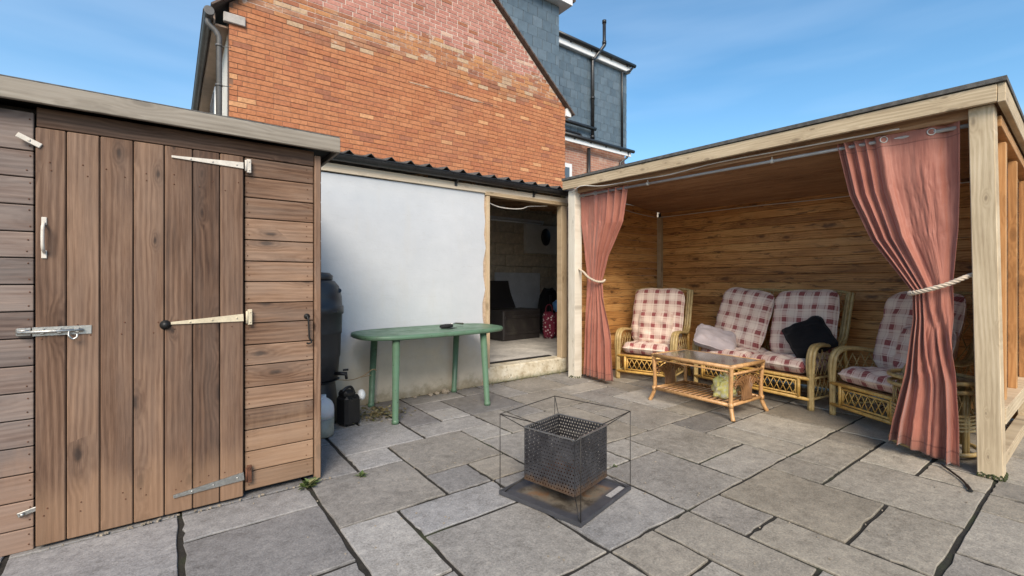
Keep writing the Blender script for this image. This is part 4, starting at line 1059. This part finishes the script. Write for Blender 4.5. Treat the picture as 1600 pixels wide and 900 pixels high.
def cane_seat(name, label, cat, w, loc, rotz, nseat, group, seed, lumbar, tilt_b=(0, 0)):
    t = thing(name, label, cat, loc, rotz, group); hw = w/2
    prof = [(0, 0), (0, .25), (-.005, .42), (.012, .525), (.06, .585), (.14, .603), (.30, .592), (.43, .572), (.52, .585), (.58, .64), (.62, .74), (.66, .87), (.705, 1.0), (.74, 1.095)]
    for s_ in (-1, 1):
        x = s_*hw; fr = MB()
        for k, dx in enumerate((-.026, 0, .026)):
            P = catmull([(x+dx*(1 if z > .3 else .55), y+(.012 if k != 1 else 0), z-(.006 if k != 1 else 0)) for y, z in prof], 5)
            fr.tube(P, .0165, 8)
        part('arm_frame', fr, M_CANEG, t)
        rl = MB(); rl.tube([(x, .70, 0), (x, .66, .30), (x, .62, .62)], .018, 8); part('rear_leg', rl, M_CANE, t)
        sr = MB()
        for z in (.10, .29): sr.tube([(x, .0, z), (x, .69-z*.1, z)], .012, 8)
        lattice(sr, (x, .03, .12), (0, 1, 0), (0, 0, 1), .60, .16, .075); lattice(sr, (x, .04, .31), (0, 1, 0), (0, 0, 1), .54, .24, .085)
        part('side_panel', sr, M_CANEG, t)
    ft = MB()
    for z in (.29, .10): ft.tube([(-hw, -.004, z), (hw, -.004, z)], .0155, 8)
    for x in (-hw+.10, hw-.10): ft.tube([(x, -.004, .10), (x, -.004, .29)], .015, 8)
    part('front_rail', ft, M_CANE, t)
    lp = MB()
    for z in (.258, .130): lp.tube([(-hw+.11, -.004, z), (hw-.11, -.004, z)], .009, 6)
    for x in (-hw+.128, hw-.128): lp.tube([(x, -.004, .13), (x, -.004, .26)], .009, 6)
    lattice(lp, (-hw+.128, -.004, .132), (1, 0, 0), (0, 0, 1), w-.256, .126, .062, .0042)
    part('lattice_panel', lp, M_CANE, t)
    bp = MB(); bp.tube(catmull([(-hw, .735, 1.085), (-hw*.7, .745, 1.105), (0, .75, 1.10), (hw*.7, .745, 1.105), (hw, .735, 1.085)], 5), .015, 8)
    bp.tube([(-hw, .60, .36), (hw, .60, .36)], .014, 8); bp.tube([(-hw, .68, .10), (hw, .68, .10)], .012, 8)
    lattice(bp, (-hw, .625, .38), (1, 0, 0), (0, .16, .987), w, .72, .10, .0045)
    part('back_panel', bp, M_CANEG, t)
    sd_ = MB(); sd_.box((0, .32, .300), (w-.04, .62, .016), .004); part('seat_base', sd_, M_WICKER, t)
    cw = (w-.085)/nseat
    for k in range(nseat):
        x = -w/2+.0425+cw*(k+.5)
        part('seat_cushion', cushion(cw-.004, .60, .15, seed+k, 9, .004), M_PLAID, t, (x, .285, .375), (R(-2), 0, R(random.uniform(-1.5, 1.5))))
        a = tilt_b[k] if nseat > 1 else 0
        part('back_cushion', cushion(cw+.045, .71, .16, seed+5+k, 6.5), M_PLAID, t, (x+.01*a, .485, .765), rotmat(R(74), R(0), R(0)).to_euler() if not a else (Matrix.Rotation(R(74), 3, 'X') @ Matrix.Rotation(R(a), 3, 'Z')).to_euler())
    if lumbar: part('lumbar_cushion', cushion(.42, .41, .13, seed+9, 12), M_PLAID, t, (lumbar, .365, .62), (R(76), R(0), R(0)))
    return t
cane_seat('armchair', 'cane armchair with red plaid cushions in the left corner of the shelter', 'armchair', .68, (4.535, 3.40, 0), R(-72.5), 1, 'cane armchairs', 11, .01)
cane_seat('sofa', 'two-seat cane sofa with red and cream plaid cushions against the back wall', 'sofa', 1.27, (4.838, 2.345, 0), R(-97.5), 2, None, 31, None, (-7, 2))
cane_seat('armchair', 'cane armchair with red plaid cushions partly hidden by the right curtain', 'armchair', .68, (4.60, 1.255, 0), R(-120), 1, 'cane armchairs', 51, .16)

# loose pillows on the sofa
def place_local(o, base, rotz, p, rot):
    c, s = math.cos(rotz), math.sin(rotz); o.location = (base[0]+c*p[0]-s*p[1], base[1]+s*p[0]+c*p[1], p[2]); o.rotation_euler = (Matrix.Rotation(rotz, 3, 'Z') @ rot).to_euler()
gp_ = link('throw_pillow', cushion(.44, .40, .15, 77, 16).mesh('throw_pillow'), M_GREYCL); tag(gp_, 'crumpled mauve grey pillow slumped over left arm of the sofa', 'pillow', 'loose pillows')
place_local(gp_, (4.838, 2.345), R(-97.5), (-.46, .13, .535), rotmat(R(22), R(16), R(38)))
bp_ = link('throw_pillow', cushion(.37, .37, .13, 78, 16).mesh('throw_pillow'), M_BLACKCL); tag(bp_, 'black pillow propped on its corner against right arm of the sofa', 'pillow', 'loose pillows')
place_local(bp_, (4.838, 2.345), R(-97.5), (.47, .30, .645), rotmat(R(68), R(0), R(0)) @ Matrix.Rotation(R(38), 3, 'Z') @ Matrix.Rotation(R(14), 3, 'Y'))

# ------------------------------------------------------------------ coffee table
ctb = thing('coffee_table', 'small cane coffee table with glass top and slatted lower shelf', 'coffee table', (4.155, 2.40, 0), R(-92.3))
W, D, H = .82, .53, .475
for sx in (-1, 1):
    for sy in (-1, 1):
        l = MB(); l.tube(catmull([(sx*(W/2+.028), sy*(D/2+.022), 0), (sx*(W/2+.004), sy*(D/2+.003), .06), (sx*(W/2-.012), sy*(D/2-.010), .14), (sx*(W/2-.010), sy*(D/2-.008), .30), (sx*(W/2), sy*D/2, .455)], 5), [.0185]*21, 10)
        for z in (.125, .445):
            l.tube([(sx*(W/2-.008), sy*(D/2-.006), z-.02), (sx*(W/2-.008), sy*(D/2-.006), z+.02)], .0225, 10)
        part('leg', l, M_CANEO, ctb)
tf = MB()
for sy in (-1, 1): tf.tube([(-W/2-.015, sy*D/2, .455), (W/2+.015, sy*D/2, .455)], .0185, 10); tf.tube([(-W/2, sy*(D/2), .415), (W/2, sy*(D/2), .415)], .008, 8)
for sx in (-1, 1): tf.tube([(sx*W/2, -D/2-.015, .457), (sx*W/2, D/2+.015, .457)], .0185, 10); tf.tube([(sx*W/2, -D/2, .395), (sx*W/2, D/2, .395)], .012, 8)
part('top_frame', tf, M_CANEO, ctb)
gl = MB(); gl.box((0, 0, .4665), (W-.03, D-.03, .006), .002); part('glass_top', gl, M_TGLASS, ctb)
lf = MB()
for sy in (-1, 1): lf.tube([(-W/2, sy*(D/2-.008), .125), (W/2, sy*(D/2-.008), .125)], .0165, 10)
for sx in (-1, 1): lf.tube([(sx*(W/2-.01), -D/2, .127), (sx*(W/2-.01), D/2, .127)], .0155, 10)
part('shelf_frame', lf, M_CANEO, ctb)
slat = MB().tube([(0, -D/2+.005, 0), (0, D/2-.005, 0)], .0085, 8).mesh('shelf_slat')
for k in range(14): link('shelf_slat', slat, M_WICK2, ctb, (-W/2+.055+k*.0545, 0, .131))
for sx in (-1, 1):
    fp = MB(); x = sx*(W/2-.008)
    for k in range(19):                                             # canes fanned out from a narrow foot, in rows
        t = (k-9)/9
        P = [(x, .075*t, .14), (x, .070*t, .22), (x, .095*t, .27), (x, .16*t, .315-.02*abs(t)), (x, .235*t, .35-.075*t*t)]
        fp.tube(catmull([(p[0]+(.006 if k % 2 else -.006), p[1], p[2]) for p in P], 4), .0072, 6)
    for q, (hz_, wd_) in enumerate(((.33, .20), (.355, .205), (.38, .23))):
        fp.tube(catmull([(x, -wd_, hz_-.07), (x, -wd_*.6, hz_-.015), (x, 0, hz_), (x, wd_*.6, hz_-.015), (x, wd_, hz_-.07)], 4), .007, 6)
    pl_ = [(.07, .14), (.066, .22), (.09, .265), (.15, .30), (.205, .318), (.12, .345), (0, .352)]
    fp.prism([(y, z) for y, z in pl_]+[(-y, z) for y, z in reversed(pl_[:-1])], x-.002, x+.002, Matrix(((0, 0, 1), (1, 0, 0), (0, 1, 0))))
    part('fan_panel', fp, M_WICKER, ctb)
ar = MB()
for sx in (-1, 1):
    for sy in (-1, 1):
        ar.tube(catmull([(sx*(W/2-.012), sy*(D/2-.01), .30), (sx*(W/2-.03), sy*(D/2-.01), .385), (sx*(W/2-.10), sy*(D/2-.005), .435)], 5), .008, 6)
part('corner_brace', ar, M_CANEO, ctb)
# plastic bag on the lower shelf
pbm = MB(); blob(pbm, (0, 0, .085), (.115, .10, .085), 41, 18, .20, 2.6); blob(pbm, (.015, -.01, .19), (.042, .035, .11), 44, 12, .12); blob(pbm, (-.05, .02, .13), (.055, .05, .07), 47, 12, .18)
pbo = link('plastic_bag', pbm.mesh('plastic_bag'), M_BAG, None, (4.09, 2.17, .140)); tag(pbo, 'crumpled yellow and clear plastic bag on lower shelf of coffee table', 'plastic bag')

# ------------------------------------------------------------------ cane side table behind the right curtain
stb = thing('side_table', 'round cane side table half hidden behind the right curtain', 'side table', (4.36, .79, 0), R(12))
def ring(mb, r, z, t, sx=1.0): mb.tube([(r*sx*math.cos(a), r*math.sin(a), z) for a in [2*math.pi*k/32 for k in range(32)]], t, 8, True)
m_ = MB(); ring(m_, .245, .52, .014); ring(m_, .245, .462, .014); part('top_ring', m_, M_CANEG, stb)
m_ = MB(); m_.lathe([(.235, .505), (.235, .512)], 32); part('glass_top', m_, M_TGLASS, stb)
for k in range(4):
    a = R(45+90*k); l = MB()
    for da in (-.05, .05): l.tube([(.22*math.cos(a+da), .22*math.sin(a+da), .45), (.22*math.cos(a+da), .22*math.sin(a+da), .03)], .012, 8)
    part('leg', l, M_CANEG, stb)
m_ = MB()
for z in (.20, .225, .25, .275, .30): ring(m_, .222, z, .0095)
ring(m_, .235, .045, .015); part('lower_ring', m_, M_CANEG, stb)
m_ = MB()
for k in range(24):
    for sg in (-1, 1):
        a0 = 2*math.pi*k/24; a1 = a0+sg*.26
        m_.tube([(.222*math.cos(a0), .222*math.sin(a0), .31), (.222*math.cos(a1), .222*math.sin(a1), .455)], .0035, 5)
part('lattice_panel', m_, M_CANEG, stb)

# ------------------------------------------------------------------ fire pit
fp_ = thing('fire_pit', 'square perforated steel fire basket on rusty tray inside thin wire frame', 'fire pit', (1.798, 1.884, 0), R(12.4))
A = .265
m_ = MB(); m_.box((0, 0, .012), (2*A, 2*A, .006), .001)
for s_ in (-1, 1): m_.box((s_*A, 0, .014), (.008, 2*A+.008, .022)); m_.box((0, s_*A, .0145), (2*A-.010, .008, .021))
for sx in (-1, 1):
    for sy in (-1, 1): m_.box((sx*.22, sy*.22, .004), (.03, .03, .012))
tray = part('tray', m_, M_TRAY, fp_)
m_ = MB(); m_.box((.16, -.225, .0165), (.155, .034, .002)); part('label_plate', m_, M_LABELPLATE, tray)
# perforated sides: real holes, hexagon-stepped
B, Z0, Z1, TB = .168, .088, .378, .0015
def perforated(wd, ht, pitch, hole):
    """sheet in XZ with a square hole in each cell, rows staggered"""
    vs = []; fs = []; nx = int(wd/pitch); nz = int(ht/pitch); px = wd/nx; pz = ht/nz
    for j in range(nz):
        sh_ = 0 if j % 2 else .5
        edges = [0.0]+[(i+sh_)*px for i in range(1 if sh_ == 0 else 0, nx)]+[wd]
        z0, z1 = j*pz, (j+1)*pz
        for a, b in zip(edges[:-1], edges[1:]):
            if b-a < px*.75:
                n = len(vs); vs += [(a, z0), (b, z0), (b, z1), (a, z1)]; fs.append((n, n+1, n+2, n+3)); continue
            cx, cz = (a+b)/2, (z0+z1)/2; h = hole/2; n = len(vs)
            vs += [(a, z0), (b, z0), (b, z1), (a, z1)]
            oc = []
            for k in range(8): t = R(-112.5+45*k); oc.append((cx+h*math.cos(t), cz+h*math.sin(t)))
            vs += oc
            fs += [(n, n+1, n+5, n+4), (n+1, n+2, n+7, n+6), (n+2, n+3, n+9, n+8), (n+3, n, n+11, n+10), (n+1, n+6, n+5), (n+2, n+8, n+7), (n+3, n+10, n+9), (n, n+4, n+11)]
    return vs, fs
pv_, pf_ = perforated(2*B, Z1-Z0, .0185, .0100)
bk_ = MB()
for (ox, oy, ux, uy) in ((-B, -B, 1, 0), (B, -B, 0, 1), (B, B, -1, 0), (-B, B, 0, -1)):
    bk_.add([(ox+ux*p[0], oy+uy*p[0], Z0+p[1]) for p in pv_], pf_)
basket = part('basket', bk_, M_BURNT, fp_); md = basket.modifiers.new('thick', 'SOLIDIFY'); md.thickness = .0022
m_ = MB()
for s_ in (-1, 1):
    m_.box((0, s_*B, Z1), (2*B+.006, .008, .008), .001); m_.box((s_*B, 0, Z1), (.008, 2*B-.006, .0075), .001)
M_SCR = plain('scraped_steel', (.30, .29, .28), .35, .8, .2, 30); part('basket_rim', m_, M_SCR, basket)
m_ = MB()
for s_ in (-1, 1): m_.box((0, s_*B, Z0), (2*B+.004, .006, .006)); m_.box((s_*B, 0, Z0), (.006, 2*B-.004, .0055))
part('basket_foot', m_, M_BURNT, basket)
m_ = MB(); m_.box((0, 0, Z0+.004), (2*B-.012, 2*B-.012, .003)); part('basket_floor', m_, M_RUST, basket)
m_ = MB(); HT = .455; r_ = .0024
for sx, sy in ((-1, -1), (1, -1), (1, 1), (-1, 1)):
    m_.tube([(sx*A, sy*A, .01), (sx*A, sy*A, HT)], r_, 6)
    m_.tube([(sx*A, sy*A, HT), (sx*(B+.002), sy*(B+.002), Z1)], r_, 6)
    m_.tube([(sx*(A-.02), sy*(A-.02), .018), (sx*B, sy*B, Z0+.006)], r_*1.1, 6)
m_.tube([(-A, -A, HT), (A, -A, HT)], r_, 6); m_.tube([(A, -A, HT), (A, A, HT)], r_, 6); m_.tube([(A, A, HT), (-A, A, HT)], r_, 6); m_.tube([(-A, A, HT), (-A, -A, HT)], r_, 6)
part('wire_frame', m_, M_WIRE, fp_)

# ------------------------------------------------------------------ green plastic table
gt_ = thing('garden_table', 'green plastic garden table with rounded ends against the white wall', 'table', (2.03, 4.005, 0), R(0.8))
def oval(w, d, n=64, e=3.0):
    out = []
    for k in range(n):
        a = 2*math.pi*k/n; c, s = math.cos(a), math.sin(a)
        out.append((math.copysign(abs(c)**(2/e), c)*w/2, math.copysign(abs(s)**(2/(e+.6)), s)*d/2))
    return out
TW, TD, TH = 1.49, .72, .742
tp = MB(); prof = [(.90, TH-.006), (.965, TH-.001), (.988, TH-.004), (1.0, TH-.016), (1.0, TH-.036), (.985, TH-.042), (.96, TH-.036)]
ovl = oval(TW, TD); n = len(ovl)
vs = []
for k_, z in prof:
    sx, sy = (TW/2-(1-k_)*.36*TW)/(TW/2), (TD/2-(1-k_)*.36*TW)/(TD/2)
    vs += [(p[0]*sx, p[1]*sy, z) for p in ovl]
fs = [tuple(range(n))]+[(i*n+k, (i+1)*n+k, (i+1)*n+(k+1) % n, i*n+(k+1) % n) for i in range(len(prof)-1) for k in range(n)]
tp.add(vs, fs, True); tp.sm[0] = False
und = [(p[0]*.96, p[1]*.94, TH-.03) for p in ovl]; tp.add(und, [tuple(reversed(range(n)))])
part('tabletop', tp, M_GREEN, gt_)
for lx, ly, tx, ty in ((-.520, -.340, -.480, -.265), (.425, -.335, .425, -.262), (-.490, .300, -.475, .25), (.440, .325, .430, .25)):
    l = MB(); l.tube([(lx, ly, 0), (lx, ly, .03), (lx+(tx-lx)*.05, ly+(ty-ly)*.05, .032), (tx, ty, TH-.035)], [.031, .031, .026, .033], 16); part('leg', l, M_GREEN, gt_)
lc = MB(); lc.box((0, 0, TH-.045), (1.0, .5, .02)); part('under_frame', lc, M_GREEN, gt_)
# brush on the table
bb = thing('grill_brush', 'black oval bristle brush with silver handle lying on the green table', 'brush', (2.20, 4.02, TH), R(16))
m_ = MB(); m_.lathe([(.058, 0), (.066, .006), (.066, .020), (.056, .030), (.02, .034)], 24, (0, 0, 0), None, 1.25, .72); part('brush_head', m_, M_BRISTLE, bb)
m_ = MB(); m_.tube([(.06, 0, .030), (.13, 0, .034), (.24, 0, .020)], [.007, .008, .011], 8); part('handle', m_, M_STEEL, bb)
m_ = MB(); m_.lathe([(.05, 0), (.052, .002)], 16, (-.02, -.09, .0), None, 1.5, .35); m_.box((-.09, -.05, .002), (.05, .012, .004)); 
part('scraper', m_, M_BLACKIRON, bb)

# ------------------------------------------------------------------ water butt and cans by the wall
wb_ = thing('water_butt', 'tall black plastic water butt with tap standing beside the shed', 'water butt', (.985, 4.125, 0))
m_ = MB(); m_.lathe([(.205, 0), (.20, .02), (.165, .33), (.165, .355), (.20, .36)], 32); part('stand', m_, M_BUTT, wb_)
m_ = MB(); m_.lathe([(.165, .362), (.185, .372), (.200, .55), (.206, .56), (.207, .585), (.212, .75), (.218, .756), (.218, .775), (.222, .92), (.233, .925), (.233, .99), (.222, .995), (.218, 1.07), (.195, 1.16), (.16, 1.205), (.125, 1.215)], 40); part('barrel', m_, M_BUTT, wb_)
m_ = MB(); m_.lathe([(.135, 1.212), (.145, 1.22), (.145, 1.25), (.12, 1.275), (.02, 1.285)], 32); part('lid', m_, M_BUTT, wb_)
m_ = MB(); m_.box((.08, -.205, .945), (.10, .02, .02), .004); m_.lathe([(.02, 0), (.02, .01)], 12, (.17, -.11, 1.12), Matrix.Rotation(R(60), 3, 'X')); part('moulding', m_, M_BLACKP, wb_)
m_ = MB(); m_.tube([(.13, -.13, .42), (.20, -.20, .42)], .016, 10); m_.tube([(.20, -.20, .435), (.205, -.205, .375)], .012, 10); m_.box((.20, -.20, .452), (.045, .014, .018), .003); part('tap', m_, M_BLACKP, wb_)
m_ = MB(); m_.tube(catmull([(1.12, 3.93, .375), (1.25, 3.97, .352), (1.36, 3.99, .372), (1.45, 4.02, .41), (1.49, 4.03, .395)], 5), .004, 6); m_.tube([(1.33, 3.985, .36), (1.42, 3.97, .372)], .003, 5)
two = link('twig', m_.mesh('twig'), M_TWIG); tag(two, 'thin dry twig caught on the water butt tap', 'twig')
jc = thing('jerrycan', 'black plastic can with big white round cap beside water butt', 'can', (1.195, 3.885, 0), R(20))
m_ = MB(); m_.box((0, 0, .125), (.155, .15, .25), .024); m_.box((-.02, .0, .265), (.10, .11, .06), .018); part('can_body', m_, M_BLACKP, jc)
m_ = MB(); m_.tube(catmull([(-.06, 0, .285), (-.02, 0, .31), (.03, 0, .305), (.06, 0, .25)], 4), .012, 8); part('handle', m_, M_BLACKP, jc)
m_ = MB(); m_.lathe([(.010, -.03), (.040, -.022), (.046, 0), (.043, .014), (.025, .026), (.004, .030)], 24, (.10, -.045, .235), Matrix.Rotation(R(-50), 3, 'Z') @ Matrix.Rotation(R(78), 3, 'Y')); m_.tube([(.05, -.02, .22), (.095, -.042, .234)], .02, 10); part('cap', m_, M_CAPW, jc)
jg = thing('plastic_jug', 'milky plastic jug half full of murky liquid at shed corner', 'jug', (.945, 3.70, 0), R(10))
m_ = MB(); m_.lathe([(.066, 0), (.080, .008), (.083, .03), (.083, .14)], 24, (0, 0, 0), None, 1.0, .85); part('liquid', m_, M_LIQ, jg)
m_ = MB(); m_.lathe([(.083, .141), (.084, .20), (.080, .235), (.066, .265), (.042, .288), (.024, .298), (.022, .322)], 24, (0, 0, 0), None, 1.0, .85); part('jug_body', m_, M_JUG, jg)
m_ = MB(); m_.tube(catmull([(-.02, -.02, .30), (-.065, -.04, .285), (-.072, -.05, .23), (-.06, -.05, .19)], 4), .011, 8); part('handle', m_, M_JUG, jg)

# ------------------------------------------------------------------ small growth and litter
def weed(label, loc, n, r, h, seed):
    rr = random.Random(seed); mb = MB()
    for k in range(n):
        a = rr.uniform(0, 6.28); L = h*rr.uniform(.5, 1.15); wdt = L*.22; d = Vector((math.cos(a), math.sin(a), 0)); s_ = Vector((-d.y, d.x, 0))
        b0 = Vector((rr.uniform(-r, r)*.4, rr.uniform(-r, r)*.4, 0)); up = rr.uniform(.3, 1.0)
        m1 = b0+d*L*.45*(1.2-up*.6)+Vector((0, 0, L*.55*up)); tip = b0+d*L*(1.25-up*.6)+Vector((0, 0, L*.7*up))
        mb.add([b0, m1+s_*wdt, tip, m1-s_*wdt], [(0, 1, 2), (0, 2, 3)])
    o = link('weed', mb.mesh('weed'), M_LEAF, None, loc); return tag(o, label, 'weed', 'weeds in the paving joints')
weed('green leafy weed growing at foot of the shed corner', (.64, 2.84, 0), 26, .05, .075, 1)
weed('tiny green weed in the joint near the shed and jug', (.935, 2.79, 0), 14, .03, .04, 2)
weed('low green weed in paving joint behind the fire pit', (2.30, 1.955, 0), 12, .03, .025, 5)
rr = random.Random(12); mb = MB()
for k in range(420):
    a = rr.gauss(0, .16); x = 1.50+rr.gauss(0, .13); y = 4.02+rr.gauss(0, .10)
    if y > 4.36: continue
    s_ = rr.uniform(.008, .024); th = rr.uniform(0, 6.28); z = rr.uniform(.002, .026)
    d = Vector((math.cos(th), math.sin(th), rr.uniform(-.4, .4))); e = Vector((-d.y, d.x, rr.uniform(-.4, .4)))*.5; c = Vector((x, y, z))
    mb.add([c-d*s_, c+e*s_, c+d*s_, c-e*s_], [(0, 1, 2, 3)])
for k in range(160):
    x = rr.uniform(1.5, 4.2); y = 4.385-abs(rr.gauss(0, .03)); s_ = rr.uniform(.006, .015); th = rr.uniform(0, 6.28); c = Vector((x, y-.01, rr.uniform(.002, .02)))
    d = Vector((math.cos(th), math.sin(th), rr.uniform(-.4, .6))); e = Vector((-d.y, d.x, .3))*.6; mb.add([c-d*s_, c+e*s_, c+d*s_, c-e*s_], [(0, 1, 2, 3)])
stuff(link('leaf_litter', mb.mesh('leaf_litter'), M_DEAD))
mb = MB()
for k in range(46):
    t = rr.random(); x = -.5+1.3*t; y = 2.895-abs(rr.gauss(0, .014)); s_ = rr.uniform(.003, .009)
    mb.box((x, y, s_*.5), (s_*rr.uniform(1, 2.4), s_, s_), 0, Matrix.Rotation(rr.uniform(0, 3), 3, 'Z'))
for k in range(190):
    mb.box((rr.uniform(.3, 4.2), rr.uniform(.4, 4.2), .004), (rr.uniform(.004, .010), rr.uniform(.003, .007), .004), 0, Matrix.Rotation(rr.uniform(0, 3), 3, 'Z'))
stuff(link('grit', mb.mesh('grit'), M_PEBBLE))
STN = ((2.36, 4.335, .052, 'largest pale stone by the rear right table leg at wall foot'), (2.27, 4.35, .036, 'flat pale stone beside the largest one at wall foot'), (2.19, 4.345, .030, 'small rounded stone left of the two pale stones at wall foot'), (2.02, 4.36, .022, 'tiny brown stone lying apart at the foot of the white wall'))
for k, (x, y, s_, lb) in enumerate(STN):
    o = link('stone', blob(MB(), (0, 0, s_*.42), (s_*.9, s_*.6, s_*.55), 60+k, 9, .28).mesh('stone'), M_PEBBLE, None, (x, y, -.004)); tag(o, lb, 'stone', 'rubble along the wall foot')
mb = MB(); rr = random.Random(31)
for k in range(110):
    if k < 75: px_, py_ = rr.choice(((3.985-.002, rr.uniform(.41, .52)), (rr.uniform(3.98, 4.10), .405)))
    else: px_, py_ = rr.choice(((3.983, rr.uniform(4.02, 4.13)), (rr.uniform(3.98, 4.10), 4.012)))
    r0 = rr.uniform(.003, .008); blob(mb, (px_, py_, rr.uniform(0, .03)), (r0, r0, r0*.8), 200+k, 4, .25)
stuff(link('moss', mb.mesh('moss'), M_MOSS))
mb = MB(); mb.tube(catmull([(3.98, .68, .02), (3.90, .62, .012), (3.80, .56, .010), (3.70, .52, .010), (3.64, .50, .010)], 5), [.006]*14+[.010]*7, 6)
cbl = link('strap', mb.mesh('strap'), M_BLACKIRON); tag(cbl, 'thin dark strap trailing on paving below the right curtain', 'strap')
